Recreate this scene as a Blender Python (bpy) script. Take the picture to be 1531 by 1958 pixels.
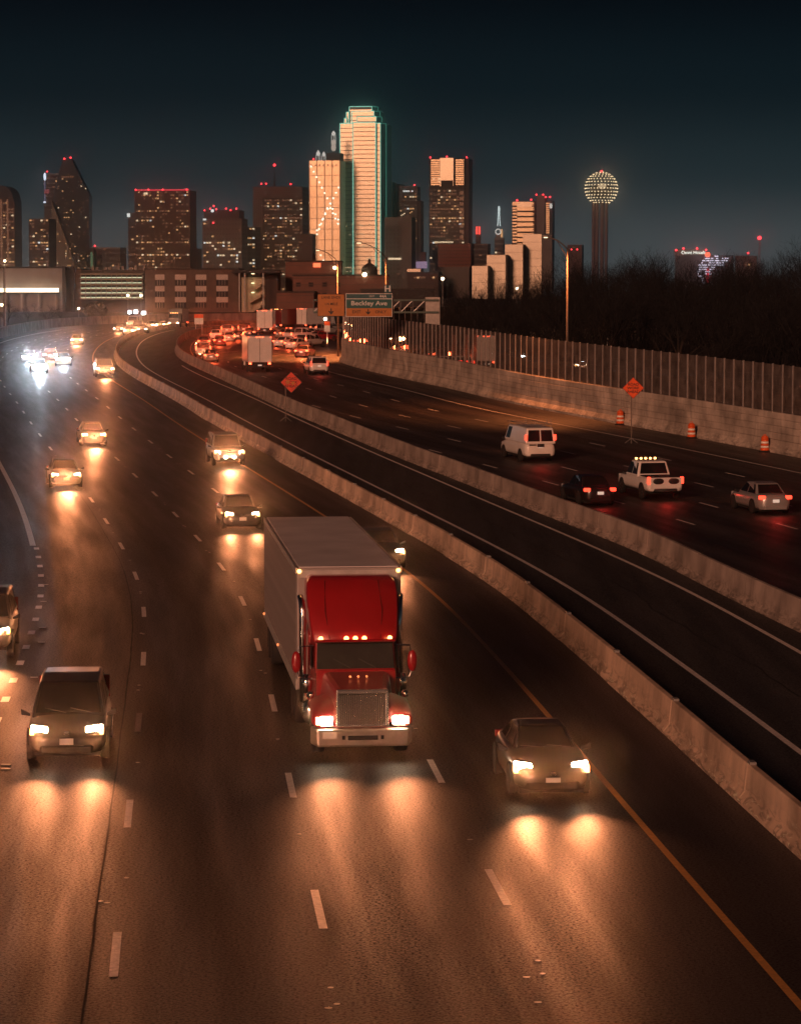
import bpy, bmesh, math, random
import numpy as np
from mathutils import Vector, Matrix
random.seed(7)
for o in list(bpy.data.objects): bpy.data.objects.remove(o)
SC = bpy.context.scene
COL = SC.collection
R = math.radians

# ------------------------------------------------------------ camera
CAM_H, FPX, HORIZ = 11.0, 5150.0, 560.0       # camera height (m), focal length and horizon row in photo pixels
PW, PH = 1531.0, 1958.0
PITCH = math.atan((PH/2-HORIZ)/FPX)
cam = bpy.data.cameras.new('camera'); camo = bpy.data.objects.new('camera', cam); COL.objects.link(camo)
camo.location = (0, 0, CAM_H); camo.rotation_euler = (math.pi/2-PITCH, 0, 0)
cam.sensor_fit = 'VERTICAL'; cam.sensor_height = 24.0
cam.lens = 24.0*FPX/PH
cam.clip_start = 0.5; cam.clip_end = 20000
SC.camera = camo

# ------------------------------------------------------------ sky, sun, exposure
SUN_EL, SUN_AZ = 14.0, 203.0                    # afterglow low behind the camera (azimuth clockwise from +Y)
w = bpy.data.worlds.new('World'); SC.world = w; w.use_nodes = True
nt = w.node_tree; nt.nodes.clear()
out = nt.nodes.new('ShaderNodeOutputWorld'); bg = nt.nodes.new('ShaderNodeBackground')
sky = nt.nodes.new('ShaderNodeTexSky'); sky.sky_type = 'NISHITA'; sky.sun_disc = False
sky.sun_elevation = R(-2.0); sky.sun_rotation = R(SUN_AZ); sky.air_density = 1.0; sky.dust_density = 2.0; sky.ozone_density = 3.0
# city light on the low air: one even band round the whole horizon, fading with height
tc = nt.nodes.new('ShaderNodeTexCoord'); sep = nt.nodes.new('ShaderNodeSeparateXYZ')
nt.links.new(tc.outputs['Generated'], sep.inputs[0])
ramp = nt.nodes.new('ShaderNodeValToRGB'); ramp.color_ramp.interpolation = 'EASE'
cr = ramp.color_ramp
cr.elements[0].position = 0.0; cr.elements[0].color = (0.105, 0.118, 0.122, 1)
cr.elements[1].position = 1.0; cr.elements[1].color = (0.0004, 0.0008, 0.0013, 1)
for p, c in ((0.016, (0.078, 0.092, 0.096)), (0.045, (0.017, 0.032, 0.038)), (0.075, (0.0042, 0.0120, 0.0168)), (0.115, (0.0009, 0.0027, 0.0050))):
    e = cr.elements.new(p); e.color = (*c, 1)
nt.links.new(sep.outputs['Z'], ramp.inputs[0])
mul = nt.nodes.new('ShaderNodeMix'); mul.data_type = 'RGBA'; mul.blend_type = 'MULTIPLY'; mul.inputs[0].default_value = 1
mul.inputs[7].default_value = (0.015, 0.015, 0.015, 1)
nt.links.new(sky.outputs[0], mul.inputs[6])
add = nt.nodes.new('ShaderNodeMix'); add.data_type = 'RGBA'; add.blend_type = 'ADD'; add.inputs[0].default_value = 1
nt.links.new(mul.outputs[2], add.inputs[6]); nt.links.new(ramp.outputs[0], add.inputs[7])
nt.links.new(add.outputs[2], bg.inputs[0]); bg.inputs[1].default_value = 1.0
nt.links.new(bg.outputs[0], out.inputs[0])
sun = bpy.data.lights.new('sun', 'SUN'); sun.energy = 2.0; sun.angle = R(12); sun.color = (1.0, 0.44, 0.26)
suno = bpy.data.objects.new('sun', sun); COL.objects.link(suno)
sd = Vector((math.sin(R(SUN_AZ))*math.cos(R(SUN_EL)), math.cos(R(SUN_AZ))*math.cos(R(SUN_EL)), math.sin(R(SUN_EL))))
suno.rotation_euler = (-sd).to_track_quat('-Z', 'Y').to_euler()
SC.view_settings.view_transform = 'Standard'; SC.view_settings.look = 'None'
SC.view_settings.exposure = 0.0; SC.view_settings.gamma = 1.0; SC.view_settings.use_curve_mapping = False
SC.cycles.max_bounces = 6; SC.cycles.diffuse_bounces = 2; SC.cycles.glossy_bounces = 3
SC.cycles.transparent_max_bounces = 12; SC.cycles.volume_bounces = 0
SC.cycles.use_denoising = True; SC.cycles.sample_clamp_indirect = 3.0; SC.cycles.sample_clamp_direct = 0.0; SC.cycles.use_adaptive_sampling = False; SC.cycles.use_light_tree = True
SC.render.use_motion_blur = False
HAZE, HAZE_G = .00024, .990

# ------------------------------------------------------------ helpers
_gy = np.arange(-60, 900.1, 2.5)
_gt = np.interp(_gy, [-60, 100, 140, 170, 205, 240, 300, 400, 500, 650, 900], [0, 0, .22, .75, 1.5, 2.3, 3.15, 4.2, 4.8, 5.1, 5.1])
_gt = np.convolve(np.pad(_gt, 8, mode='edge'), np.hanning(19)[1:-1]/np.hanning(19).sum(), 'valid')
def g(Y): return float(np.interp(Y, _gy, _gt))
def gv(Y): return np.interp(Y, _gy, _gt)
CP, SP = math.cos(PITCH), math.sin(PITCH)
def ray(x, y):
    u = (x-PW/2)/FPX; v = -(y-PH/2)/FPX
    return np.array([u, CP+v*SP, -SP+v*CP])
def pix(x, y, dz=0.0):
    """ground point seen at photo pixel (x, y)"""
    d = ray(x, y); Y = 100.0
    lo, hi = 5.0, 3000.0
    for _ in range(60):
        m = (lo+hi)/2
        if CAM_H + d[2]/d[1]*m > g(m)+dz: lo = m
        else: hi = m
    return Vector((d[0]/d[1]*lo, lo, g(lo)+dz))
def pixY(x, y, Y):
    d = ray(x, y); t = Y/d[1]
    return Vector((d[0]*t, Y, CAM_H+d[2]*t))
def catmull(P, n=12):
    P = [np.array(p, float) for p in P]; P = [2*P[0]-P[1]]+P+[2*P[-1]-P[-2]]
    out = []
    for i in range(1, len(P)-2):
        a, b, c, d = P[i-1:i+3]
        for k in range(n):
            t = k/n
            out.append(.5*((2*b)+(c-a)*t+(2*a-5*b+4*c-d)*t*t+(3*b-a-3*c+d)*t**3))
    out.append(P[-2]); return out
class Poly:
    """a plan-view line in metres, evenly resampled"""
    def __init__(s, pts, step=1.5, smooth=7):
        p = np.array([[q[0], q[1]] for q in pts], float)
        d = np.r_[0, np.cumsum(np.hypot(*np.diff(p, axis=0).T))]
        n = max(4, int(d[-1]/step)); t = np.linspace(0, d[-1], n)
        q = np.c_[np.interp(t, d, p[:, 0]), np.interp(t, d, p[:, 1])]
        if smooth:
            for _ in range(2):
                e = np.vstack([2*q[0]-q[smooth:0:-1], q, 2*q[-1]-q[-2:-smooth-2:-1]])
                k = np.hanning(2*smooth+3)[1:-1]; k /= k.sum()
                q = np.c_[np.convolve(e[:, 0], k, 'valid'), np.convolve(e[:, 1], k, 'valid')]
        s.p = q; s.len = np.r_[0, np.cumsum(np.hypot(*np.diff(q, axis=0).T))]; s.L = s.len[-1]
        t = np.gradient(q, axis=0); s.t = t/np.hypot(t[:, 0], t[:, 1])[:, None]
    def at(s, d, off=0.0):
        x = np.interp(d, s.len, s.p[:, 0]); y = np.interp(d, s.len, s.p[:, 1])
        tx = np.interp(d, s.len, s.t[:, 0]); ty = np.interp(d, s.len, s.t[:, 1]); n = math.hypot(tx, ty); tx /= n; ty /= n
        return x+ty*off, y-tx*off, tx, ty           # off > 0: to the right of the direction of the line
    def near(s, X, Y):
        i = int(np.argmin((s.p[:, 0]-X)**2+(s.p[:, 1]-Y)**2))
        return s.len[i], s.t[i], (X-s.p[i, 0])*s.t[i, 1]-(Y-s.p[i, 1])*s.t[i, 0]
    def dist(s, X, Y):
        i = 0; o = np.empty(X.shape)
        for k in range(len(X)):
            i = np.argmin((s.p[:, 0]-X[k])**2+(s.p[:, 1]-Y[k])**2)
            o[k] = (X[k]-s.p[i, 0])*s.t[i, 1]-(Y[k]-s.p[i, 1])*s.t[i, 0]
        return o

class MB:
    def __init__(s): s.v = []; s.f = []
    def box(s, x0, x1, y0, y1, z0, z1):
        n = len(s.v)
        s.v += [(x0, y0, z0), (x1, y0, z0), (x1, y1, z0), (x0, y1, z0), (x0, y0, z1), (x1, y0, z1), (x1, y1, z1), (x0, y1, z1)]
        s.f += [tuple(n+i for i in q) for q in ((3, 2, 1, 0), (4, 5, 6, 7), (0, 1, 5, 4), (1, 2, 6, 5), (2, 3, 7, 6), (3, 0, 4, 7))]
        return s
    def hexa(s, P):
        """8 corners, bottom loop then top loop, counter-clockwise from above"""
        n = len(s.v); s.v += [tuple(p) for p in P]
        s.f += [tuple(n+i for i in q) for q in ((3, 2, 1, 0), (4, 5, 6, 7), (0, 1, 5, 4), (1, 2, 6, 5), (2, 3, 7, 6), (3, 0, 4, 7))]
        return s
    def poly(s, P):
        n = len(s.v); s.v += [tuple(p) for p in P]; s.f.append(tuple(range(n, n+len(P)))); return s
    def prism(s, P, dv):
        """a flat polygon pushed along dv"""
        n = len(s.v); m = len(P); s.v += [tuple(p) for p in P]+[tuple(Vector(p)+Vector(dv)) for p in P]
        s.f.append(tuple(range(n+m-1, n-1, -1))); s.f.append(tuple(range(n+m, n+2*m)))
        for i in range(m): j = (i+1) % m; s.f.append((n+i, n+j, n+m+j, n+m+i))
        return s
    def tube(s, P, r, k=6, cap=True):
        P = [Vector(p) for p in P]; rr = r if isinstance(r, (list, tuple)) else [r]*len(P); n = len(s.v)
        for i, p in enumerate(P):
            t = (P[min(i+1, len(P)-1)]-P[max(i-1, 0)]).normalized()
            a = t.orthogonal().normalized() if i == 0 else (a-t*a.dot(t)).normalized()
            b = t.cross(a)
            for j in range(k):
                q = 2*math.pi*j/k; s.v.append(tuple(p+(a*math.cos(q)+b*math.sin(q))*rr[i]))
        for i in range(len(P)-1):
            for j in range(k):
                a0 = n+i*k+j; a1 = n+i*k+(j+1) % k; s.f.append((a0, a1, a1+k, a0+k))
        if cap: s.f.append(tuple(n+j for j in range(k-1, -1, -1))); s.f.append(tuple(n+(len(P)-1)*k+j for j in range(k)))
        return s
    def lathe(s, prof, k=16, axis='z', c=(0, 0, 0)):
        n = len(s.v)
        for r, h in prof:
            for j in range(k):
                q = 2*math.pi*j/k; a, b = r*math.cos(q), r*math.sin(q)
                p = (a, b, h) if axis == 'z' else ((h, a, b) if axis == 'x' else (b, h, a))
                s.v.append((p[0]+c[0], p[1]+c[1], p[2]+c[2]))
        for i in range(len(prof)-1):
            for j in range(k):
                a0 = n+i*k+j; a1 = n+i*k+(j+1) % k; s.f.append((a0, a1, a1+k, a0+k))
        s.f.append(tuple(n+j for j in range(k-1, -1, -1))); s.f.append(tuple(n+(len(prof)-1)*k+j for j in range(k)))
        return s
    def ball(s, c, r, k=8, m=5, sx=1, sy=1, sz=1):
        n = len(s.v)
        for i in range(1, m):
            th = math.pi*i/m
            for j in range(k):
                q = 2*math.pi*j/k; s.v.append((c[0]+sx*r*math.sin(th)*math.cos(q), c[1]+sy*r*math.sin(th)*math.sin(q), c[2]+sz*r*math.cos(th)))
        for i in range(m-2):
            for j in range(k):
                a0 = n+i*k+j; a1 = n+i*k+(j+1) % k; s.f.append((a0, a0+k, a1+k, a1))
        s.f.append(tuple(n+j for j in range(k))); s.f.append(tuple(n+(m-2)*k+j for j in range(k-1, -1, -1)))
        return s
    def loft(s, rings):
        n = len(s.v); k = len(rings[0])
        for r in rings: s.v += [tuple(p) for p in r]
        for i in range(len(rings)-1):
            for j in range(k):
                a0 = n+i*k+j; a1 = n+i*k+(j+1) % k; s.f.append((a0, a1, a1+k, a0+k))
        s.f.append(tuple(n+j for j in range(k-1, -1, -1))); s.f.append(tuple(n+(len(rings)-1)*k+j for j in range(k)))
        return s
    def mesh(s, name, mat=None, smooth=False, fix=True):
        me = bpy.data.meshes.new(name); me.from_pydata(s.v, [], s.f); me.update()
        if fix:
            b = bmesh.new(); b.from_mesh(me); bmesh.ops.recalc_face_normals(b, faces=b.faces); b.to_mesh(me); b.free()
        if mat: me.materials.append(mat)
        if smooth:
            for p in me.polygons: p.use_smooth = True
        return me
    def build(s, name, mat=None, parent=None, smooth=False, bevel=0, sub=0, loc=None, fix=True):
        return obj(name, s.mesh(name, mat, smooth, fix), parent, bevel, sub, loc)
def obj(name, me, parent=None, bevel=0, sub=0, loc=None):
    o = bpy.data.objects.new(name, me); COL.objects.link(o)
    if parent: o.parent = parent
    if loc is not None: o.location = loc
    if bevel:
        m = o.modifiers.new('bevel', 'BEVEL'); m.width = bevel; m.segments = 2; m.limit_method = 'ANGLE'; m.angle_limit = R(25)
    if sub:
        m = o.modifiers.new('sub', 'SUBSURF'); m.levels = sub; m.render_levels = sub
    return o
def tag(o, label=None, cat=None, group=None, kind=None):
    if label: o['label'] = label
    if cat: o['category'] = cat
    if group: o['group'] = group
    if kind: o['kind'] = kind
    return o
def empty(name, loc, rz=0, label=None, cat=None, group=None):
    o = bpy.data.objects.new(name, None); COL.objects.link(o); o.empty_display_size = .3
    o.location = loc; o.rotation_euler = (0, 0, rz); return tag(o, label, cat, group)
def copy_tree(o, parent=None):
    c = o.copy(); COL.objects.link(c); c.parent = parent
    for ch in o.children: copy_tree(ch, c)
    return c
def B(x0, x1, y0, y1, z0, z1): return MB().box(x0, x1, y0, y1, z0, z1)

# ------------------------------------------------------------ materials
MATS = {}
def mat(name, col, rough=.6, metal=0, em=None, es=0, coat=0, var=.15, scale=3.0, spec=.5, bump=0, sample=True, bscale=None):
    if name in MATS: return MATS[name]
    m = bpy.data.materials.new(name); m.use_nodes = True; n = m.node_tree; b = n.nodes['Principled BSDF']
    b.inputs['Base Color'].default_value = (*col, 1); b.inputs['Roughness'].default_value = rough; b.inputs['Metallic'].default_value = metal
    b.inputs['Coat Weight'].default_value = coat; b.inputs['Coat Roughness'].default_value = .08; b.inputs['Specular IOR Level'].default_value = spec
    if em: b.inputs['Emission Color'].default_value = (*em, 1); b.inputs['Emission Strength'].default_value = es
    if not em or var > .16:
        t = n.nodes.new('ShaderNodeTexCoord'); z = n.nodes.new('ShaderNodeTexNoise'); z.inputs['Scale'].default_value = scale; z.inputs['Detail'].default_value = 5
        n.links.new(t.outputs['Object'], z.inputs['Vector'])
        r = n.nodes.new('ShaderNodeMapRange'); r.inputs[1].default_value = .3; r.inputs[2].default_value = .7; r.inputs[3].default_value = 1-var; r.inputs[4].default_value = 1+var
        n.links.new(z.outputs['Fac'], r.inputs[0])
        x = n.nodes.new('ShaderNodeVectorMath'); x.operation = 'SCALE'; x.inputs[0].default_value = col
        n.links.new(r.outputs[0], x.inputs['Scale']); n.links.new(x.outputs[0], b.inputs['Base Color'])
        if bump:
            z2 = n.nodes.new('ShaderNodeTexNoise'); z2.inputs['Scale'].default_value = bscale or scale*6; z2.inputs['Detail'].default_value = 3
            n.links.new(t.outputs['Object'], z2.inputs['Vector'])
            bb = n.nodes.new('ShaderNodeBump'); bb.inputs['Strength'].default_value = bump; bb.inputs['Distance'].default_value = .02
            n.links.new(z2.outputs['Fac'], bb.inputs['Height']); n.links.new(bb.outputs[0], b.inputs['Normal'])
    if em and not sample: m.cycles.emission_sampling = 'NONE'
    MATS[name] = m; return m
def paint(name, col, metal=0.0, rough=.32): return mat(name, col, rough, metal, coat=.6, var=.06, scale=2)
def glow(name, col, s, sample=False, base=(.02, .02, .02)): return mat(name, base, .4, em=col, es=s, sample=sample, var=0)
M_glass = mat('dark_glass', (.010, .012, .013), .08, 0, var=.1, spec=.5)
M_tyre = mat('tyre_rubber', (.018, .017, .017), .85)
M_rim = mat('wheel_metal', (.35, .34, .33), .35, .9)
M_black = mat('black_plastic', (.015, .015, .016), .5)
M_under = mat('underbody_dark', (.008, .008, .008), .9)
M_chrome = mat('chrome', (.75, .74, .72), .15, 1.0, var=.04)
M_plate = mat('licence_plate_white', (.6, .6, .58), .5)
M_steel = mat('galvanised_steel', (.33, .32, .31), .45, .6, var=.2)
M_pole = mat('weathered_pole_steel', (.14, .11, .09), .6, .3, var=.2)

def concrete(name, col, scuff=.35, dark=(.05, .045, .04), zlim=.55, seed=0.0):
    """weathered concrete: mottling, vertical runs, rubbed tyre marks low on the face"""
    m = bpy.data.materials.new(name); m.use_nodes = True; n = m.node_tree; L = n.links; b = n.nodes['Principled BSDF']; b.inputs['Roughness'].default_value = .8
    ge = n.nodes.new('ShaderNodeNewGeometry')
    def noise(sc, det, vec=None, dist=0.0):
        z = n.nodes.new('ShaderNodeTexNoise'); z.inputs['Scale'].default_value = sc; z.inputs['Detail'].default_value = det; z.inputs['Distortion'].default_value = dist
        L.new(vec or ge.outputs['Position'], z.inputs['Vector']); return z.outputs['Fac']
    def rng(s, a, c, lo, hi):
        r = n.nodes.new('ShaderNodeMapRange'); r.inputs[1].default_value = a; r.inputs[2].default_value = c; r.inputs[3].default_value = lo; r.inputs[4].default_value = hi; L.new(s, r.inputs[0]); return r.outputs[0]
    def mix(f, a, c):
        x = n.nodes.new('ShaderNodeMix'); x.data_type = 'RGBA'
        (L.new(f, x.inputs[0]) if not isinstance(f, float) else setattr(x.inputs[0], 'default_value', f))
        for s, i in ((a, 6), (c, 7)):
            (L.new(s, x.inputs[i]) if hasattr(s, 'links') else setattr(x.inputs[i], 'default_value', (*s, 1)))
        return x.outputs[2]
    mp = n.nodes.new('ShaderNodeMapping'); mp.inputs['Scale'].default_value = (1.1, 1.1, .22); L.new(ge.outputs['Position'], mp.inputs[0])
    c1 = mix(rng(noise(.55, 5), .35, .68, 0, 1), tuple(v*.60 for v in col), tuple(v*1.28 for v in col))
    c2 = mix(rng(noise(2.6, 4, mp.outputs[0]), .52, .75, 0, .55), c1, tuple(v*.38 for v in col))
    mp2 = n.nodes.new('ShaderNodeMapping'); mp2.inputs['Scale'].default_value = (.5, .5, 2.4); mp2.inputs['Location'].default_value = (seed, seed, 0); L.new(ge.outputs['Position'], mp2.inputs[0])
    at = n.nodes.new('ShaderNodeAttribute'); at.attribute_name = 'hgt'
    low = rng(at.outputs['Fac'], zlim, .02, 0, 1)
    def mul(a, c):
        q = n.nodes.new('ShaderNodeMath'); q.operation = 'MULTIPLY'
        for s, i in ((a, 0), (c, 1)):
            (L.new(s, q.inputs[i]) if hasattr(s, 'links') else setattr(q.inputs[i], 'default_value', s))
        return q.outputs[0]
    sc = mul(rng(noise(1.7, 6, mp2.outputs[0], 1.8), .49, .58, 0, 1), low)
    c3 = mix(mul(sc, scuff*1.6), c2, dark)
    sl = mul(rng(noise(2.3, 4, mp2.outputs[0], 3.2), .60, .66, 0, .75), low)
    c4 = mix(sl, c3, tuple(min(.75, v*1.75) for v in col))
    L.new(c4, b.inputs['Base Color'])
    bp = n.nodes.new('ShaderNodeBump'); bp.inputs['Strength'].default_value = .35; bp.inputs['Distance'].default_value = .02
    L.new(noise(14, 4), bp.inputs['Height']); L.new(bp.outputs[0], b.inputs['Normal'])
    MATS[name] = m; return m

def asphalt(name, col, tracks=True, rough=.5, bump=.5, first=0.0, lane=3.45):
    m = bpy.data.materials.new(name); m.use_nodes = True; n = m.node_tree; L = n.links; b = n.nodes['Principled BSDF']
    ge = n.nodes.new('ShaderNodeNewGeometry')
    def noise(sc, det, vec=None):
        z = n.nodes.new('ShaderNodeTexNoise'); z.inputs['Scale'].default_value = sc; z.inputs['Detail'].default_value = det
        L.new(vec or ge.outputs['Position'], z.inputs['Vector']); return z.outputs['Fac']
    def rng(s, a, c, lo, hi):
        r = n.nodes.new('ShaderNodeMapRange'); r.inputs[1].default_value = a; r.inputs[2].default_value = c; r.inputs[3].default_value = lo; r.inputs[4].default_value = hi; L.new(s, r.inputs[0]); return r.outputs[0]
    def mul(a, c):
        q = n.nodes.new('ShaderNodeMath'); q.operation = 'MULTIPLY'
        for s, i in ((a, 0), (c, 1)):
            (L.new(s, q.inputs[i]) if hasattr(s, 'links') else setattr(q.inputs[i], 'default_value', s))
        return q.outputs[0]
    f = rng(noise(.09, 5), .3, .7, .8, 1.2)
    f = mul(f, rng(noise(24, 4), .32, .68, .4, 1.8))
    mp = n.nodes.new('ShaderNodeMapping'); mp.inputs['Scale'].default_value = (.9, .05, 0)
    if tracks:     # streaks run along the lanes
        la = n.nodes.new('ShaderNodeAttribute'); la.attribute_name = 'lat'; sx = n.nodes.new('ShaderNodeSeparateXYZ'); cx = n.nodes.new('ShaderNodeCombineXYZ')
        L.new(ge.outputs['Position'], sx.inputs[0]); L.new(la.outputs['Fac'], cx.inputs[0]); L.new(sx.outputs[1], cx.inputs[1]); L.new(cx.outputs[0], mp.inputs[0])
    else: L.new(ge.outputs['Position'], mp.inputs[0])
    f = mul(f, rng(noise(1.2, 5, mp.outputs[0]), .35, .65, .65, 1.3))
    if tracks:
        at = n.nodes.new('ShaderNodeAttribute'); at.attribute_name = 'lat'
        q = n.nodes.new('ShaderNodeMath'); q.operation = 'MULTIPLY_ADD'; q.inputs[1].default_value = 2*math.pi/lane; q.inputs[2].default_value = first; L.new(at.outputs['Fac'], q.inputs[0])
        c = n.nodes.new('ShaderNodeMath'); c.operation = 'COSINE'; L.new(q.outputs[0], c.inputs[0])
        f = mul(f, rng(c.outputs[0], -1, 1, .45, 1.15))
    v = n.nodes.new('ShaderNodeVectorMath'); v.operation = 'SCALE'; v.inputs[0].default_value = col; L.new(f, v.inputs['Scale']); L.new(v.outputs[0], b.inputs['Base Color'])
    ra = n.nodes.new('ShaderNodeMath'); ra.operation = 'ADD'; L.new(rng(noise(30, 2), .3, .7, rough-.10, rough+.10), ra.inputs[0]); L.new(rng(noise(1.7, 5, mp.outputs[0]), .3, .7, -.07, .10), ra.inputs[1])
    L.new(ra.outputs[0], b.inputs['Roughness'])
    L.new(rng(noise(17, 4), .38, .62, .05, .80), b.inputs['Specular IOR Level'])
    ad = n.nodes.new('ShaderNodeMath'); ad.operation = 'ADD'; L.new(noise(44, 2), ad.inputs[0]); L.new(noise(21, 2), ad.inputs[1])
    bp = n.nodes.new('ShaderNodeBump'); bp.inputs['Strength'].default_value = bump; bp.inputs['Distance'].default_value = .03
    L.new(ad.outputs[0], bp.inputs['Height']); L.new(bp.outputs[0], b.inputs['Normal'])
    MATS[name] = m; return m

M_road = asphalt('highway_asphalt', (.038, .029, .027), rough=.48, bump=.30)
M_hov = asphalt('fresh_lane_asphalt', (.036, .034, .035), False, .62, .4)
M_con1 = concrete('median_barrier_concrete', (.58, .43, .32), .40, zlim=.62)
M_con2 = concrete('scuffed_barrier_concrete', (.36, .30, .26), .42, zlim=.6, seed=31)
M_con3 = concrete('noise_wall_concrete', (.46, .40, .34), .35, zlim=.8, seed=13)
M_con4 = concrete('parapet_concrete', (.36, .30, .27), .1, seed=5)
M_white = mat('worn_white_road_paint', (.80, .74, .70), .40, var=.25, scale=9, spec=.7, bump=.5, bscale=26)
M_yellow = mat('worn_yellow_road_paint', (.62, .30, .07), .42, var=.22, scale=9, spec=.7, bump=.5, bscale=26)
M_soil = mat('dark_winter_verge', (.022, .020, .017), .95, var=.4, scale=.4)
M_seam = mat('tar_seam', (.006, .006, .006), .7)
# ------------------------------------------------------------ plan lines of the highway
B1 = Poly([pix(*p)[:2] for p in catmull([(2350, 2390), (1531, 1646), (1338, 1470), (1213, 1352), (1079, 1234), (969, 1140), (850, 1062), (720, 987), (624, 933), (544, 889), (487, 857), (402, 808), (334, 766),
    (287, 740), (251, 719), (228, 702), (219, 688), (218, 675), (225, 662), (238, 651), (261, 641), (287, 634), (326, 628), (400, 623), (520, 620), (640, 618), (800, 617), (1000, 617)])])
B2 = Poly([pix(*p)[:2] for p in catmull([(2600, 1713), (1900, 1385), (1531, 1212), (1337, 1117), (1214, 1052), (1060, 994), (940, 945), (760, 875), (688, 845), (625, 818), (551, 788), (477, 752), (409, 719),
    (367, 700), (346, 688), (335, 676), (335, 664), (344, 653), (366, 643), (400, 637), (480, 633), (560, 631), (640, 630), (800, 629), (1000, 629)])])
RW = Poly([pix(*p)[:2] for p in catmull([(2300, 1028), (1900, 948), (1531, 876), (1438, 858), (1290, 830), (1140, 803), (1027, 782), (949, 765), (855, 742), (740, 718), (690, 705), (655, 695), (636, 687)])]
    + [(-6.5, 318), (-3, 334), (8, 352), (26, 366), (60, 378), (110, 384)])
LW = Poly([(-48, -20), (-52, 60), (-58, 150), (-61, 250)]+[pix(*p)[:2] for p in catmull([(-60, 668), (0, 647), (78, 630), (157, 622), (287, 616), (420, 613), (640, 611), (800, 610), (1000, 610)])], smooth=9)

# ------------------------------------------------------------ highway sheet and ground
def sheet(name, xs, ys, mat_, dz=0.0, lat=None, parent=None):
    X, Y = np.meshgrid(xs, ys); X = X.ravel(); Y = Y.ravel(); Z = gv(Y)+dz
    nx, ny = len(xs), len(ys)
    F = [(j*nx+i, j*nx+i+1, (j+1)*nx+i+1, (j+1)*nx+i) for j in range(ny-1) for i in range(nx-1)]
    me = bpy.data.meshes.new(name); me.from_pydata(np.c_[X, Y, Z].tolist(), [], F); me.materials.append(mat_)
    if lat is not None: me.attributes.new('lat', 'FLOAT', 'POINT').data.foreach_set('value', lat(X, Y))
    for p in me.polygons: p.use_smooth = True
    return obj(name, me, parent)
highway = tag(sheet('highway', np.arange(-64, 112.1, 2.0), np.arange(-20, 660.1, 2.5), M_road, 0, lambda X, Y: (lambda b: np.where(b < 4.5, b, RW.dist(X, Y)-.4))(B1.dist(X, Y))),
    'wide dark asphalt highway curving towards the city', None, None, 'structure')
def strip(name, P, o0, o1, mat_, parent, dz, d0=0, d1=None, kind=None, n=None, step=3.0, cross=1):
    d1 = P.L if d1 is None else d1; n = n or max(1, int((d1-d0)/step)); m = MB()
    for i in range(n+1):
        d = d0+(d1-d0)*i/n
        for c in range(cross+1):
            x, y, _, _ = P.at(d, o0+(o1-o0)*c/cross); m.v.append((x, y, g(y)+dz))
    k = cross+1
    for i in range(n):
        for c in range(cross): a = i*k+c; m.f.append((a, a+1, a+1+k, a+k))
    o = m.build(name, mat_, parent, fix=False)
    if kind: tag(o, kind=kind)
    return o
# the lane between the two barriers has newer, darker asphalt
m = MB(); n = 420
pa = [B1.at(B1.L*i/n, .35) for i in range(n+1)]
for i in range(n+1):
    ax, ay = pa[i][:2]
    k = int(np.argmin((B2.p[:, 0]-ax)**2+(B2.p[:, 1]-ay)**2)); bx, by = B2.p[k]
    for t in (0, .2, .4, .6, .8, 1): x = ax+(bx-ax)*t; y = ay+(by-ay)*t; m.v.append((x, y, g(y)+.012))
for i in range(n):
    for c in range(5): a = i*6+c; m.f.append((a, a+1, a+7, a+6))
hov = tag(m.build('middle_lane', M_hov, None, fix=False), 'narrow dark asphalt lane between the two concrete barriers', None, None, 'structure')
# ground beyond both walls and out to the horizon
m = MB(); ys = [-38, 0, 100, 140, 170, 205, 240, 300, 400, 500, 650, 900, 1500, 2200, 3000, 4290]; xs = [-1490, -900, -300, -64.5, 112.5, 400, 900, 1490]
for y in ys:
    for x in xs: m.v.append((x, y, g(min(y, 900))-.35))
for j in range(len(ys)-1):
    for i in range(len(xs)-1): a = j*8+i; m.f.append((a, a+1, a+9, a+8))
tag(m.build('ground', M_soil, None, fix=False), 'dark open ground reaching to the city', None, None, 'structure')
def side_ground(name, P, sign, x0, x1, y0, y1, label):
    xs = np.arange(x0, x1, 2.5); ys = np.arange(y0, y1, 2.5); m = MB(); idx = {}
    CX, CY = np.meshgrid(xs+1.25, ys+1.25); D = (P.dist(CX.ravel(), CY.ravel())*sign).reshape(CX.shape)
    def vid(i, j):
        if (i, j) not in idx:
            idx[i, j] = len(m.v); x = x0+2.5*i; y = y0+2.5*j; m.v.append((x, y, g(y)+.10))
        return idx[i, j]
    for j in range(len(ys)):
        for i in range(len(xs)):
            if D[j, i] > 2.2: m.f.append((vid(i, j), vid(i+1, j), vid(i+1, j+1), vid(i, j+1)))
    return tag(m.build(name, M_soil, None, fix=False), label, None, None, 'structure')
side_ground('verge', RW, 1, -10, 112, 100, 372.5, 'dark wooded verge behind the noise wall')
side_ground('bank', LW, -1, -64, 100, 300, 660, 'dark bank behind the parapet')

# ------------------------------------------------------------ painted lines, seams, studs
def dashes(P, off, phase, period, length, width, d0, d1, mat_=M_white, limit=None):
    d = phase
    while d < d1:
        if d > d0:
            x, y, _, _ = P.at(d, off)
            if not limit or limit(x, y):
                strip('lane_dash', P, off-width/2, off+width/2, mat_, highway, .006, d, d+length, n=2)
        d += period
def phase(P, x, y): q = pix(x, y); return P.near(q.x, q.y)[0]
END = P1 = phase(B1, 300, 631)
PER, LEN = 12.19, 3.05
for off, px in ((-13.1, (243, 1855)), (-9.55, (613, 1792)), (-6.15, (965, 1746))):
    p = phase(B1, *px)
    dashes(B1, off, p-2*PER, PER, LEN, .15, 5, END)
strip('edge_line', B1, -2.55, -2.40, M_yellow, highway, .006, 0, END)
x_e = phase(B1, 87, 1042)
strip('edge_line', B1, -17.0, -16.75, M_white, highway, .006, x_e, END)
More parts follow.
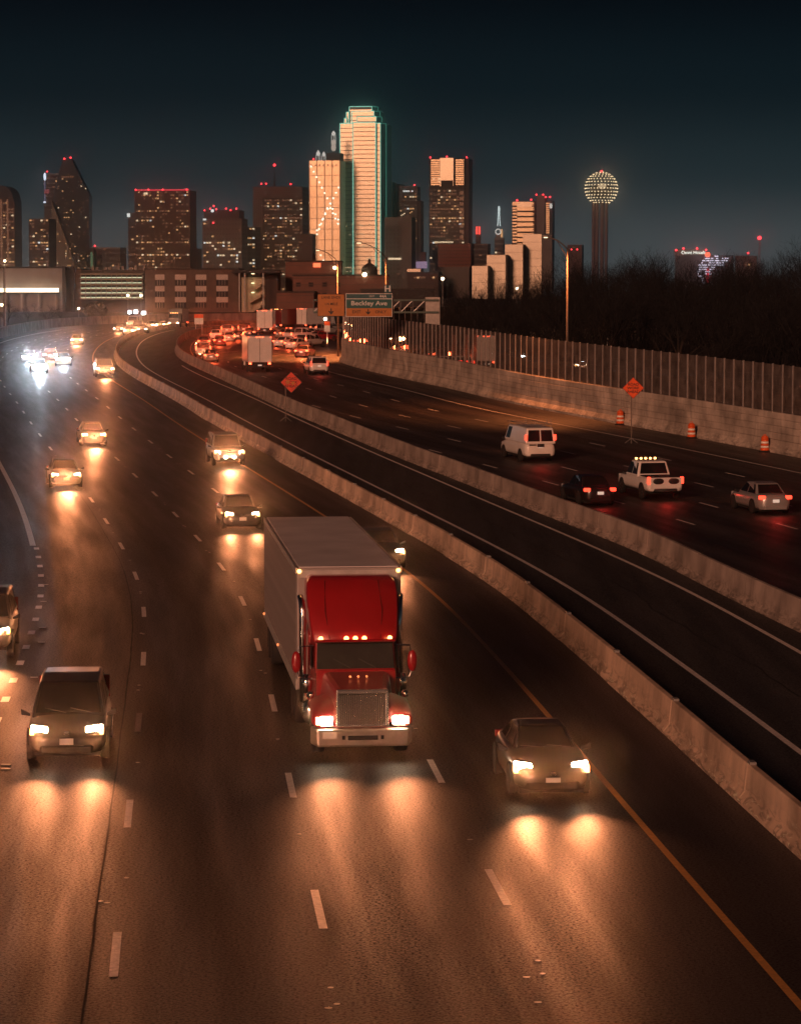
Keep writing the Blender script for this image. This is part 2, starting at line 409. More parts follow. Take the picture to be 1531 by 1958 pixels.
dashes(B1, -16.75, 3, 3.66, .95, .22, 3, x_e)
off_b2 = lambda x, y: B2.near(x, y)[2] > 2.4
for off, px in ((-8.5, (1000, 830)), (-12.6, (1103, 869)), (-16.5, (1126, 901)), (-20.5, (1091, 928))):
    dashes(RW, off, phase(RW, *px)-8*PER, PER, LEN, .14, 4, 330, limit=off_b2)
strip('edge_line', RW, -4.45, -4.30, M_white, highway, .006, 0, RW.L-60)
strip('edge_line', B2, 2.0, 2.14, M_yellow, highway, .006, 0, B2.L-30)
strip('edge_line', B1, 2.70, 2.88, M_white, hov, .020, 0, END)
strip('edge_line', B1, 6.83, 7.01, M_white, hov, .020, 0, phase(B1, 240, 700))
def wobble(name, P, off, amp, wd, mat_, parent, dz, d0, d1, seed, freq=1.0):
    rnd = random.Random(seed); m = MB(); n = int((d1-d0)/.7); ph = [rnd.uniform(0, 6) for _ in range(4)]
    for i in range(n+1):
        d = d0+(d1-d0)*i/n; s = amp*(math.sin(d*.23*freq+ph[0])+.5*math.sin(d*.71*freq+ph[1])+.25*math.sin(d*1.9*freq+ph[2]))
        hw = wd*(.5+.5*abs(math.sin(d*1.3+ph[3]))*rnd.uniform(.5, 1.2))
        for k in (-1, 1): x, y, _, _ = P.at(d, off+s+k*hw); m.v.append((x, y, g(y)+dz))
    for i in range(n): a = 2*i; m.f.append((a, a+1, a+3, a+2))
    return m.build(name, mat_, parent, fix=False)
wobble('tar_seam', B1, -13.5, .015, .022, M_seam, highway, .007, 10, 78, 3)
wobble('tar_seam', B1, -13.5, .015, .014, M_seam, highway, .0075, 78, 150, 4)
wobble('road_crack', B1, 4.7, .16, .03, M_seam, hov, .021, 20, 120, 5)
stud = MB().lathe([(.055, 0), (.05, .006), (.03, .010), (.0, .011)], 8).mesh('road_stud', mat('stud_ceramic', (.75, .72, .66), .25, coat=.8), True)
for off, px in ((-13.1, (243, 1855)), (-9.55, (613, 1792)), (-6.15, (965, 1746))):
    p = phase(B1, *px)-2*PER+LEN+4.4
    while p < 150:
        for k in range(2):
            x, y, _, _ = B1.at(p+random.uniform(-.3, .3)+k*.55, off+random.uniform(-.12, .12))
            if random.random() < .8: o = obj('road_stud', stud, highway, loc=(x, y, g(y)+.002))
        p += PER
for px, py in ((192, 1723), (205, 1726), (628, 1927), (1006, 1868), (1028, 1916), (898, 1605)):
    q = pix(px, py); o = obj('road_stud', stud, highway, loc=(q.x, q.y, q.z+.002)); o.scale = (1.2, 1.0, .5)
# raised block markers along the exit lane line
for k, (px, py) in enumerate(((12, 1462), (12, 1470), (62, 1400), (66, 1295), (80, 1228), (82, 1200), (84, 1150), (88, 1118))):
    q = pix(px, py); B(-.11, .11, -.05, .05, 0, .012).build('lane_block', MATS['stud_ceramic'], highway, bevel=.004, loc=(q.x, q.y, q.z+.002))

# ------------------------------------------------------------ concrete barriers, each cast segment its own piece
def sweep(name, P, prof, d0, d1, mat_, parent, zb=0.0, jit=0.0):
    """prof: list of (offset to the right, height); closed loop"""
    n = max(2, int((d1-d0)/1.6)); m = MB(); k = len(prof); hg = []
    for i in range(n+1):
        d = d0+(d1-d0)*i/n
        for o_, h in prof:
            x, y, _, _ = P.at(d, o_+jit); m.v.append((x, y, g(y)+zb+h)); hg.append(h)
    for i in range(n):
        for j in range(k): a = i*k+j; b = i*k+(j+1) % k; m.f.append((a, a+k, b+k, b))
    m.f.append(tuple(range(k))); m.f.append(tuple(n*k+j for j in range(k-1, -1, -1)))
    me = m.mesh(name, mat_); me.attributes.new('hgt', 'FLOAT', 'POINT').data.foreach_set('value', hg)
    return obj(name, me, parent)
def jersey(h, w=.30): return [(.02, 0), (.02, .08), (.16, .26), (.215, h-.03), (.235, h), (2*w-.235, h), (2*w-.215, h-.03), (2*w-.16, .26), (2*w-.02, .08), (2*w-.02, 0)]
def barrier(name, P, h, seg, mat_, d1, label):
    r = empty(name, (0, 0, 0), 0, label, 'barrier'); d = 0.0
    while d < d1:
        e = min(d+seg, d1); far = e > 190
        sweep('barrier_segment', P, jersey(h), d+.035, e-.035, mat_, r, -.01, 0 if far else random.uniform(-.035, .035)); d = e
    return r
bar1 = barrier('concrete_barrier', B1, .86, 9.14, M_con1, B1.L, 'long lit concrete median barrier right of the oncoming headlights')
m = MB()
for i in range(26):          # lifting loops and clips on the top joints of the brightest stretch
    d = 9.14*(i+2); x, y, tx, ty = B1.at(d, .3)
    bb = B(-.07, .07, -.16, .16, 0, .07)
    bb.build('joint_bracket', M_steel, bar1, bevel=.01, loc=(x, y, g(y)+.84)).rotation_euler = (0, 0, math.atan2(-tx, ty))
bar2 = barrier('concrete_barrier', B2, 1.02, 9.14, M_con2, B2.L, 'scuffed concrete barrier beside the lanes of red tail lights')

# ------------------------------------------------------------ wall with stacked panels and glass on the far side
noise_wall = empty('noise_wall', (0, 0, 0), 0, 'tall panelled concrete wall topped with glass panes along the outer lanes', 'wall')
SEG = 10.0; WL = RW.L-30
k = 0
while k*SEG < WL:
    a, b = k*SEG+.02, min((k+1)*SEG, WL)-.02
    sweep('wall_base', RW, [(.0, 0), (.0, .2), (.22, .55), (.25, .82), (.95, .82), (.95, 0)], a, b, M_con3, noise_wall, -.02)
    for c in range(4):
        z = .82+c*.44; pr = .30+random.uniform(-.012, .012)
        sweep('concrete_panel', RW, [(pr, z+.025), (pr-.02, z+.05), (pr-.02, z+.40), (pr, z+.425), (.75, z+.425), (.75, z+.025)], a, b, M_con3, noise_wall, -.02)
    sweep('wall_core', RW, [(.33, .82), (.33, 2.58), (.72, 2.58), (.72, .82)], a, b, M_con3, noise_wall, -.02)
    k += 1
m = bpy.data.materials.new('noise_wall_glass'); m.use_nodes = True; n = m.node_tree; n.nodes.clear()
o_ = n.nodes.new('ShaderNodeOutputMaterial'); tr = n.nodes.new('ShaderNodeBsdfTransparent'); gl = n.nodes.new('ShaderNodeBsdfGlossy'); df = n.nodes.new('ShaderNodeBsdfDiffuse')
tr.inputs[0].default_value = (.82, .80, .78, 1); gl.inputs['Roughness'].default_value = .02; gl.inputs[0].default_value = (.9, .88, .85, 1); df.inputs[0].default_value = (.32, .27, .25, 1)
tcn = n.nodes.new('ShaderNodeNewGeometry'); nz = n.nodes.new('ShaderNodeTexNoise'); nz.inputs['Scale'].default_value = 1.4; nz.inputs['Detail'].default_value = 5; n.links.new(tcn.outputs['Position'], nz.inputs['Vector'])
mr = n.nodes.new('ShaderNodeMapRange'); mr.inputs[1].default_value = .3; mr.inputs[2].default_value = .7; mr.inputs[3].default_value = .22; mr.inputs[4].default_value = .52; n.links.new(nz.outputs['Fac'], mr.inputs[0])
fr = n.nodes.new('ShaderNodeFresnel'); fr.inputs[0].default_value = 2.0
m1 = n.nodes.new('ShaderNodeMixShader'); m2 = n.nodes.new('ShaderNodeMixShader')
n.links.new(mr.outputs[0], m1.inputs[0]); n.links.new(tr.outputs[0], m1.inputs[1]); n.links.new(df.outputs[0], m1.inputs[2])
n.links.new(fr.outputs[0], m2.inputs[0]); n.links.new(m1.outputs[0], m2.inputs[1]); n.links.new(gl.outputs[0], m2.inputs[2]); n.links.new(m2.outputs[0], o_.inputs[0])
M_pane = m
PS = 1.62; k = 0; GT = 3.0
post_me = MB().box(-.045, .045, -.07, .07, 0, GT+.12).mesh('post', mat('dull_post_steel', (.40, .36, .34), .45, .5))
while k*PS < WL-1:
    x, y, tx, ty = RW.at(k*PS, .5); x2, y2, _, _ = RW.at((k+1)*PS, .5)
    p = obj('post', post_me, noise_wall, loc=(x, y, g(y)+2.52)); p.rotation_euler = (0, 0, math.atan2(-tx, ty))
    ux, uy = (x2-x)/PS, (y2-y)/PS; nx, ny = uy*.012, -ux*.012; tilt = random.uniform(-.012, .012)
    z0, z1 = g(y)+2.60, g(y2)+2.60
    a = (x+ux*.05, y+uy*.05); b = (x2-ux*.05, y2-uy*.05)
    def P_(q, z, s, t=0): return (q[0]+nx*s+uy*t, q[1]+ny*s-ux*t, z)
    MB().hexa([P_(a, z0, -1, -tilt), P_(b, z1, -1, tilt), P_(b, z1, 1, tilt), P_(a, z0, 1, -tilt), P_(a, z0+GT, -1, -tilt), P_(b, z1+GT, -1, tilt), P_(b, z1+GT, 1, tilt), P_(a, z0+GT, 1, -tilt)]).build('glass_pane', M_pane, noise_wall)
    k += 1

parapet = empty('parapet_wall', (0, 0, 0), 0, 'pale concrete parapet along the far outer edge of the oncoming lanes', 'wall')
d = 0
while d < LW.L:
    e = min(d+12, LW.L); sweep('wall_segment', LW, [(-.35, 0), (-.35, 1.55), (-.30, 1.6), (.0, 1.6), (.05, 1.55), (.12, .0)], d+.02, e-.02, M_con4, parapet, -.02); d = e
# ------------------------------------------------------------ vehicles (local +Y is the way they drive, origin on the ground under the middle)
M_head = glow('headlight_lens_warm', (1.0, .74, .48), 26)
M_head_far = glow('headlight_far_warm', (1.0, .74, .46), 22)
M_head_blue = glow('headlight_lens_cool', (.80, .92, 1.0), 30)
M_tail = glow('tail_light_red', (1.0, .045, .02), 4, False, (.2, .01, .01))
M_tail_far = glow('tail_light_far', (1.0, .085, .03), 9, False, (.2, .01, .01))
M_tail_off = mat('tail_lens_dull', (.25, .015, .012), .25, coat=.8)
M_amber = glow('amber_marker', (1.0, .42, .12), 7, False, (.3, .1, .02))
M_amber_dim = glow('amber_marker_dim', (1.0, .25, .08), 1.6, False, (.3, .1, .02))
M_plate_lit = glow('lit_licence_plate', (1, .9, .75), .35, False, (.7, .68, .62))
PAINTS = dict(black=paint('paint_black', (.012, .012, .013)), dark=paint('paint_dark_grey', (.045, .042, .042)), silver=paint('paint_silver', (.38, .37, .36), .4), white=paint('paint_white', (.72, .70, .67)),
    red=paint('paint_red', (.36, .012, .016)), maroon=paint('paint_maroon', (.11, .012, .014)), tan=paint('paint_tan', (.30, .25, .20), .2), blue=paint('paint_blue_grey', (.08, .10, .13), .2))

WHEELS = {}
def wheel(parent, x, y, r, wd, dual=False):
    k = (r, wd)
    if k not in WHEELS:
        t = MB().lathe([(r*.62, -wd/2), (r*.93, -wd/2), (r, -wd*.36), (r, wd*.36), (r*.93, wd/2), (r*.62, wd/2)], 20, 'x').mesh('tyre', M_tyre, True)
        m = MB().lathe([(r*.63, -wd*.40), (r*.60, wd*.30), (r*.20, wd*.40), (r*.12, wd*.47)], 14, 'x')
        for j in range(5):
            q = 2*math.pi*j/5; m.tube([(wd*.40, r*.15*math.cos(q), r*.15*math.sin(q)), (wd*.42, r*.58*math.cos(q), r*.58*math.sin(q))], r*.07, 4)
        WHEELS[k] = (t, m.mesh('rim', M_rim))
    w_ = bpy.data.objects.new('wheel', None); COL.objects.link(w_); w_.parent = parent; w_.location = (x, y, r); w_.empty_display_size = .1
    if x < 0: w_.rotation_euler = (0, 0, math.pi)
    obj('tyre', WHEELS[k][0], w_); obj('rim', WHEELS[k][1], w_)
    return w_

def quad_inset(c, a, b_, d0, d1, push):
    """pane on quad c (bl, br, tr, tl): trimmed to fractions a (u0,u1) and b_ (v0,v1), pushed out, with thickness"""
    c = [Vector(p) for p in c]
    def at(u, v): return (c[0]*(1-u)+c[1]*u)*(1-v)+(c[3]*(1-u)+c[2]*u)*v
    n = (c[1]-c[0]).cross(c[3]-c[0]).normalized()
    P = [at(a[0], b_[0]), at(a[1], b_[0]), at(a[1], b_[1]), at(a[0], b_[1])]
    return MB().prism([p-n*.01 for p in P], n*(push+.01))

SPEC = dict(
  sedan=dict(L=4.75, W=1.80, zb=.20, prof=[(-2.375, .62, .78, .55), (-2.30, .86, .95, .86), (-1.75, .92, .97, .96), (-1.0, .90, .98, 1.0), (.7, .88, .96, 1.0), (1.15, .86, .95, 1.0), (1.95, .76, .84, .95), (2.28, .62, .70, .84), (2.375, .52, .58, .66)],
      cab=(.95, .30, -1.05, -1.72, .90, 1.42, .86, .62), split=(.46,), r=.32, wy=(1.42, -1.36), hl=(.60, .70, .34, .21, 2.24), tl=(.66, .82, .32, .17, -2.31), grille=(.35, .10, .56, 2.31), plate=(.66, .50)),
  coupe=dict(L=4.40, W=1.76, zb=.18, prof=[(-2.2, .60, .76, .55), (-2.12, .84, .92, .86), (-1.6, .90, .95, .96), (-.9, .88, .96, 1.0), (.6, .86, .93, 1.0), (1.05, .84, .92, 1.0), (1.75, .74, .82, .94), (2.1, .58, .66, .82), (2.2, .48, .54, .62)],
      cab=(.95, .10, -.85, -1.75, .88, 1.33, .84, .58), split=(.62,), r=.32, wy=(1.32, -1.26), hl=(.62, .66, .38, .25, 2.02), tl=(.64, .80, .30, .16, -2.13), grille=(.45, .09, .46, 2.16), plate=(.62, .40)),
  minivan=dict(L=5.0, W=1.92, zb=.22, prof=[(-2.5, .70, .80, .70), (-2.45, .95, 1.0, .93), (-1.6, 1.0, 1.04, 1.0), (0, .98, 1.03, 1.0), (.9, .95, 1.02, 1.0), (1.45, .92, .99, .99), (2.1, .80, .87, .95), (2.42, .64, .72, .85), (2.5, .54, .60, .68)],
      cab=(1.42, .45, -2.05, -2.42, .98, 1.68, .92, .74), split=(.30, .62), r=.33, wy=(1.55, -1.45), hl=(.64, .76, .40, .22, 2.36), tl=(.80, 1.15, .16, .55, -2.46), grille=(.40, .09, .62, 2.43), plate=(.86, .52)),
  suv=dict(L=4.9, W=1.94, zb=.32, prof=[(-2.45, .70, .85, .85), (-2.40, 1.05, 1.10, .96), (-1.6, 1.08, 1.12, 1.0), (.6, 1.06, 1.12, 1.0), (1.1, 1.04, 1.10, 1.0), (1.9, .98, 1.04, .97), (2.35, .90, .98, .92), (2.45, .70, .78, .86)],
      cab=(1.05, .45, -2.1, -2.40, 1.06, 1.80, .93, .76), split=(.36, .68), r=.37, wy=(1.5, -1.45), hl=(.72, .84, .30, .20, 2.40), tl=(.84, 1.15, .14, .45, -2.41), grille=(.95, .20, .82, 2.41), plate=(.92, .55)),
  pickup=dict(L=5.5, W=2.0, zb=.38, prof=[(-2.75, .80, .95, .95), (-2.70, 1.08, 1.16, .98), (-1.0, 1.08, 1.16, 1.0), (.2, 1.08, 1.14, 1.0), (1.4, 1.06, 1.14, 1.0), (2.2, 1.0, 1.08, .97), (2.65, .92, 1.0, .93), (2.75, .72, .80, .88)],
      cab=(1.35, .75, -.55, -.78, 1.10, 1.86, .93, .74), split=(.52,), r=.39, wy=(1.75, -1.65), hl=(.76, .90, .30, .22, 2.70), tl=(.90, 1.02, .16, .36, -2.73), grille=(1.05, .22, .86, 2.71), plate=(.78, .58), bed=True),
  van=dict(L=5.5, W=2.0, zb=.30, prof=[(-2.75, .80, .95, .97), (-2.72, 1.20, 1.25, .99), (-1.0, 1.22, 1.26, 1.0), (1.0, 1.18, 1.24, 1.0), (1.6, 1.12, 1.20, .99), (2.3, .96, 1.04, .95), (2.68, .84, .92, .90), (2.75, .66, .74, .84)],
      cab=(1.75, 1.15, -2.55, -2.74, 1.18, 2.10, .97, .84), split=(.24, .58), r=.36, wy=(1.75, -1.65), hl=(.74, .84, .30, .20, 2.64), tl=(.93, 1.52, .13, .34, -2.76), grille=(.95, .18, .76, 2.66), plate=(.98, .55)),
)
def make_car(kind, col, name, far=False, lights='front', cool=False, tail_on=True):
    s = SPEC[kind]; W = s['W']/2; zb = s['zb']; root = empty(name, (0, 0, 0)); pm = PAINTS[col] if isinstance(col, str) else col
    rings = []
    for y, zs, zt, wf in s['prof']:
        w_ = W*wf; q = [(w_*.80, zb), (w_*.985, zb+.10), (w_, zb+(zs-zb)*.55), (w_*.965, zs), (w_*.78, zt), (w_*.34, zt+.02)]
        if y in (s['prof'][0][0], s['prof'][-1][0]): q = [(a*.93, max(b, zb+.06)) for a, b in q]
        rings.append([(a, y, b) for a, b in q]+[(-a, y, b) for a, b in reversed(q)])
    MB().loft(rings).build('body', pm, root, True, sub=1 if not far else 1)
    # cabin and its panes
    yf0, yf1, yr1, yr0, z0, z1, w0, w1 = s['cab']; w0 *= W/.9*.9/1.0 if False else 1; a0, a1 = w0*W, w1*W
    zl = z0-.06
    C = [(-a0, yr0, zl), (a0, yr0, zl), (a0, yf0, zl), (-a0, yf0, zl)]; T = [(-a1, yr1, z1), (a1, yr1, z1), (a1, yf1, z1), (-a1, yf1, z1)]
    ym = (yf1+yr1)/2
    m = MB(); m.v = [tuple(p) for p in C]+[tuple(p) for p in T]+[(-a1*1.01, ym, z1+.045), (a1*1.01, ym, z1+.045)]
    m.f = [(3, 2, 1, 0), (0, 1, 5, 4), (1, 2, 6, 9, 5), (2, 3, 7, 6), (3, 0, 4, 8, 7), (4, 5, 9, 8), (8, 9, 6, 7)]
    m.build('cabin', pm, root, bevel=.07)
    quad_inset([C[2], C[3], T[3], T[2]], (.05, .95), (.16, .93), 0, 0, .008).build('windscreen', M_glass, root, bevel=.02)
    if kind == 'van':
        for u in ((.07, .48), (.52, .93)): quad_inset([C[0], C[1], T[1], T[0]], u, (.16, .86), 0, 0, .008).build('rear_window', M_glass, root, bevel=.02)
    else: quad_inset([C[0], C[1], T[1], T[0]], (.07, .93), (.22 if kind != 'sedan' else .16, .90), 0, 0, .008).build('rear_window', M_glass, root, bevel=.02)
    sp = (.03,)+s['split']+(.97,)
    if kind == 'van': sp = (.03, .26)          # the panel van has glass only beside the driver
    for side in (1, -1):
        Q = [C[2], C[1], T[1], T[2]] if side > 0 else [C[3], C[0], T[0], T[3]]
        for i in range(len(sp)-1):
            mb = quad_inset(Q, (sp[i]+.02, sp[i+1]-.02), (.18, .90), 0, 0, .008 if side < 0 else -.008)
            if side > 0:
                mb = quad_inset([Q[1], Q[0], Q[3], Q[2]], (1-sp[i+1]+.02, 1-sp[i]-.02), (.18, .90), 0, 0, .008)
            mb.build('side_window', M_glass, root)
    for y in s['wy']:
        for x in (1, -1): wheel(root, x*(W-.10), y, s['r'], .22)
    for y in s['wy']:
        for x in (1, -1): MB().lathe([(s['r']*1.16, x*(W*.88)), (s['r']*1.16, x*(W*1.004))], 18, 'x', (0, y, s['r']+.02)).build('wheel_arch', M_under, root)
    B(-W*.80, W*.80, s['prof'][0][0]+.25, s['prof'][-1][0]-.25, zb-.06, zb+.06).build('underbody', M_under, root)
    # lamps
    hx, hz, hw, hh, hy = s['hl']
    hm = (M_head_blue if cool else M_head) if lights == 'front' and not far else (M_head_blue if cool and lights == 'front' else M_head_far if lights == 'front' else MATS.get('headlight_off') or mat('headlight_off', (.4, .4, .4), .2))
    for x in (1, -1):
        h = MB().hexa([(x*(hx-hw/2), hy-.05, hz-hh*.5), (x*(hx+hw/2), hy-.22, hz-hh*.42), (x*(hx+hw/2), hy-.42, hz-hh*.42), (x*(hx-hw/2), hy-.3, hz-hh*.5),
                       (x*(hx-hw/2), hy-.10, hz+hh*.40), (x*(hx+hw/2), hy-.25, hz+hh*.55), (x*(hx+hw/2), hy-.42, hz+hh*.55), (x*(hx-hw/2), hy-.3, hz+hh*.4)])
        for i, p in enumerate(h.v): h.v[i] = (p[0], p[1]+.10, p[2])
        h.build('headlight', hm, root, bevel=.03)
        if lights == 'front' and not far:
            B(x*(hx+hw*.42)-.05, x*(hx+hw*.42)+.05, hy-.28, hy-.02, hz-hh*.4, hz+hh*.3).build('turn_signal', M_amber, root, bevel=.02)
    tx, tz, tw, th, ty = s['tl']
    tm = (M_tail_far if far else M_tail) if lights == 'rear' else M_tail_off
    for x in (1, -1): B(x*tx-tw/2, x*tx+tw/2, ty-.02, ty+.16, tz-th/2, tz+th/2).build('tail_light', tm, root, bevel=.025)
    gw, gh, gz, gy = s['grille']
    mg = MB().box(-gw/2, gw/2, gy-.25, gy+.005, gz-gh/2, gz+gh/2)
    mg.build('grille', M_black, root, bevel=.015)
    if not far:
        for k in range(3): B(-gw/2+.03, gw/2-.03, gy+.004, gy+.02, gz-gh/2+gh*(k+.5)/3-.008, gz-gh/2+gh*(k+.5)/3+.008).build('grille_bar', M_chrome, root)
    pr, pf = s['plate']
    B(-.16, .16, s['prof'][-1][0]-.10, s['prof'][-1][0]+.02, pf-.05, pf+.09).build('licence_plate', M_plate, root)
    B(-.16, .16, s['prof'][0][0]-.02, s['prof'][0][0]+.2, pr-.08, pr+.07).build('licence_plate', M_plate_lit if lights == 'rear' else M_plate, root)
    for y0, dy in ((s['prof'][-1][0], .03), (s['prof'][0][0], -.03)):
        sg = 1 if dy > 0 else -1
        MB().hexa([(-W*.86, y0-sg*.30, zb+.04), (W*.86, y0-sg*.30, zb+.04), (W*.60, y0+dy, zb+.04), (-W*.60, y0+dy, zb+.04), (-W*.86, y0-sg*.30, zb+.22), (W*.86, y0-sg*.30, zb+.22), (W*.60, y0+dy, zb+.22), (-W*.60, y0+dy, zb+.22)]
            ).build('bumper', pm if kind in ('sedan', 'coupe', 'minivan') else M_chrome if kind in ('pickup', 'suv') else M_black, root, bevel=.03)
    for x in (1, -1):
        MB().hexa([(x*(W-.06), yf0-.28, z0-.02), (x*(W+.16), yf0-.32, z0), (x*(W+.16), yf0-.22, z0), (x*(W-.06), yf0-.16, z0-.02), (x*(W-.06), yf0-.28, z0+.04), (x*(W+.17), yf0-.32, z0+.16), (x*(W+.17), yf0-.22, z0+.15), (x*(W-.06), yf0-.16, z0+.04)]).build('mirror', M_black, root, bevel=.02)
    if not far and lights == 'front':
        for x in (-.55, .05):
            p = Vector((x, yf0-.04, zl+.12)); q = Vector((x+.50, yf0+(yf1-yf0)*.22, zl+(z1-zl)*.27)); MB().tube([p+Vector((0, .03, .02)), q+Vector((0, .03, .02))], .010, 4).build('wiper', M_black, root)
        MB().ball((0, s['prof'][-1][0]+.005, s['grille'][2]+.13), .055, 8, 6, sx=1.5, sy=.3).build('front_badge', M_chrome, root)
    if s.get('bed'):
        B(-W*.80, W*.80, -2.62, -.86, 1.12, 1.185).build('bed_cover', M_black, root, bevel=.02)
        B(-W*.84, W*.84, -2.775, -2.70, .62, 1.17).build('tailgate', pm, root, bevel=.02)
    return root
def spot(parent, loc, energy, col, size=46, aim=(0, 1, -.005), rad=.09, blend=1.0):
    l = bpy.data.lights.new('beam', 'SPOT'); l.energy = energy; l.color = col; l.spot_size = R(size); l.spot_blend = blend; l.shadow_soft_size = rad
    o = bpy.data.objects.new('beam', l); COL.objects.link(o); o.parent = parent; o.location = loc
    o.rotation_euler = Vector(aim).to_track_quat('-Z', 'Y').to_euler(); return o
HEAD = (1.0, .315, .12); GLOWC = (1.0, .43, .20); BEAM = 520; GLARE = 2200
def place(root, px, py, line, away, dy=0.0, scale=1.0, turn=0.0):
    """put the end of the vehicle that faces the camera at photo pixel (px, py)"""
    q = pix(px, py); _, t, _ = line.near(q.x, q.y)
    t = Vector((t[0], t[1])) * (1 if away else -1)
    rz = math.atan2(-t.x, t.y)+R(turn)
    f = Vector((-math.sin(rz), math.cos(rz)))
    c = Vector((q.x, q.y)) + (f*dy if away else -f*dy)
    L_ = dy*2; za = g(c.y+f.y*L_/2.6); zb_ = g(c.y-f.y*L_/2.6)
    root.location = (c.x, c.y, (za+zb_)/2); root.rotation_euler = (math.atan2(za-zb_, L_/1.3) if dy else 0, 0, rz); root.scale = (scale,)*3
    return root

CACHE = {}
def car(kind, col, name, px, py, line, away, label, cat, group, far=False, cool=False, beam=1.0, scale=1.0, turn=0.0, tail=True):
    key = (kind, col, far, cool, away)
    if key in CACHE: r = copy_tree(CACHE[key]); r.name = name
    else: r = CACHE[key] = make_car(kind, col, name, far, 'rear' if away else 'front', cool)
    s = SPEC[kind]; tag(r, label, cat, group)
    place(r, px, py, line, away, s['L']/2, scale, turn)
    for c in [c for c in r.children if c.type == 'LIGHT']: bpy.data.objects.remove(c)
    hx, hz, hw, hh, hy = s['hl']; colr = (.75, .88, 1.0) if cool else HEAD
    if beam:
        if not away and not far and py > 1000:
            for x in (1, -1): spot(r, (x*hx, hy+.18, hz), BEAM*beam, colr)
        elif not (away and far and int(px) % 2): spot(r, (0, hy+.25, hz), BEAM*(1.3 if far else 1.8)*(1 if away else 2.2)*beam, colr, rad=.3)
    if away:
        tx, tz, tw, th, ty = s['tl']
        spot(r, (0, ty-.15, tz), 300 if far else 24, (1, .10, .03) if far else (1, .03, .02), 120, (0, -1, -.15), .3, 1.0)
    return r
GO, BK = 'oncoming cars with headlights on', 'cars driving away with red tail lights'
# oncoming roadway
car('minivan', 'black', 'parked_car' if False else 'minivan', 128, 1462, B1, False, 'dark minivan with both headlights lit, nearest vehicle in the dashed lane by the exit line', 'minivan', GO)
car('coupe', 'black', 'sports_coupe', 1057, 1530, B1, False, 'low dark coupe with glaring headlights straddling the yellow edge line', 'car', GO, beam=1.2)
car('suv', 'dark', 'sport_utility_vehicle', -38, 1262, B1, False, 'dark vehicle cut off by the left picture edge, one headlight showing', 'suv', GO)
car('sedan', 'dark', 'sedan', 465, 1014, B1, False, 'dark sedan directly behind the red lorry, headlights lit', 'car', GO)
pk = car('suv', 'silver', 'sport_utility_vehicle', 440, 892, B1, False, 'silver four-wheel drive with four front lights next to the lit barrier', 'suv', GO)
for x in (.26, -.26):
    MB().lathe([(.10, 0), (.10, .06), (.07, .09)], 12, 'y', (x, 2.47, .56)).build('fog_lamp', M_head, pk)
car('sedan', 'dark', 'sedan', 737, 1090, B1, False, 'sedan mostly hidden beyond the white trailer of the red lorry', 'car', GO, beam=.6, turn=0)
car('sedan', 'blue', 'sedan', 128, 934, B1, False, 'sedan beside the solid white exit line with lit roof edge', 'car', GO)
car('sedan', 'tan', 'sedan', 181, 853, B1, False, 'tan sedan second in the lane behind the one at the exit line', 'car', GO)
car('suv', 'tan', 'sport_utility_vehicle', 202, 722, B1, False, 'tan vehicle hugging the start of the barrier bend', 'suv', GO)
car('sedan', 'silver', 'sedan', 76, 714, B1, False, 'car with bluish white glaring headlights at the left of the bend', 'car', GO, cool=True, beam=2.0)
car('sedan', 'dark', 'sedan', 56, 694, B1, False, 'dark car right behind the one with bluish headlights', 'car', GO, far=True, cool=True)
car('sedan', 'tan', 'sedan', 122, 700, B1, False, 'car between the bluish headlights and the barrier bend', 'car', GO, far=True, cool=True)
car('sedan', 'silver', 'sedan', 147, 660, B1, False, 'lone car with bright headlights in the middle of the far bend', 'car', GO, far=True, beam=1.3)
for i, (x, y, k, lab) in enumerate(((226, 637, 'sedan', 'first car of the far cluster, left end'), (246, 641, 'sedan', 'low car at the front of the far cluster of headlights'), (262, 634, 'suv', 'taller vehicle at the middle of the far cluster of headlights'), (251, 627, 'van', 'van at the rear of the far cluster of headlights'),
        (307, 628, 'sedan', 'far car just right of the headlight cluster'), (272, 638, 'sedan', 'far car at the right end of the headlight cluster, nearest the barrier'), (285, 629, 'sedan', 'far car between the cluster and the lone pair of headlights'), (96, 690, 'sedan', 'car just behind the bluish headlights, towards the barrier'))):
    car(k, ('dark', 'silver', 'tan', 'white', 'dark', 'tan', 'silver', 'dark')[i], 'distant_car' if k != 'van' else 'distant_van', x, y, B1, False, lab, 'car', GO, far=True, beam=.8)
# roadway leading away
vn = car('van', 'white', 'panel_van', 1033, 884, RW, True, 'white panel van with a ladder rack on its roof', 'van', BK, beam=.7)
for y in (-2.2, -.6, 1.0):
    MB().tube([(-.82, y, 2.02), (-.82, y, 2.30), (.82, y, 2.30), (.82, y, 2.02)], .022, 6).build('roof_rack', M_steel, vn)
for x in (-.8, .8): MB().tube([(x, -2.55, 2.30), (x, 1.5, 2.30)], .022, 6).build('roof_rack', M_steel, vn)
for x in (-.8, .55, .8): MB().tube([(x, -2.2, 2.28), (x, -2.2, 2.62)], .02, 6).build('rack_upright', M_steel, vn)
B(-.22, .22, -2.80, -2.74, .93, 1.13).build('plate_recess', M_black, vn, bevel=.02); B(-.75, -.3, -2.785, -2.74, 1.03, 1.11).build('badge', M_chrome, vn)
pu = car('pickup', 'white', 'pickup_truck', 1272, 956, RW, True, 'white pickup truck with a row of amber lights on its cab roof', 'pickup', BK, beam=.7)
for i in range(5): MB().ball((-.52+.26*i, .68, 1.93), .075, 10, 6, sz=.8).build('roof_light', M_amber, pu, True)
for x in (-.42, .42): MB().ball((x, -2.79, .98), .30, 14, 8, sy=.12, sz=.55).build('tailgate_badge', M_black, pu, True)
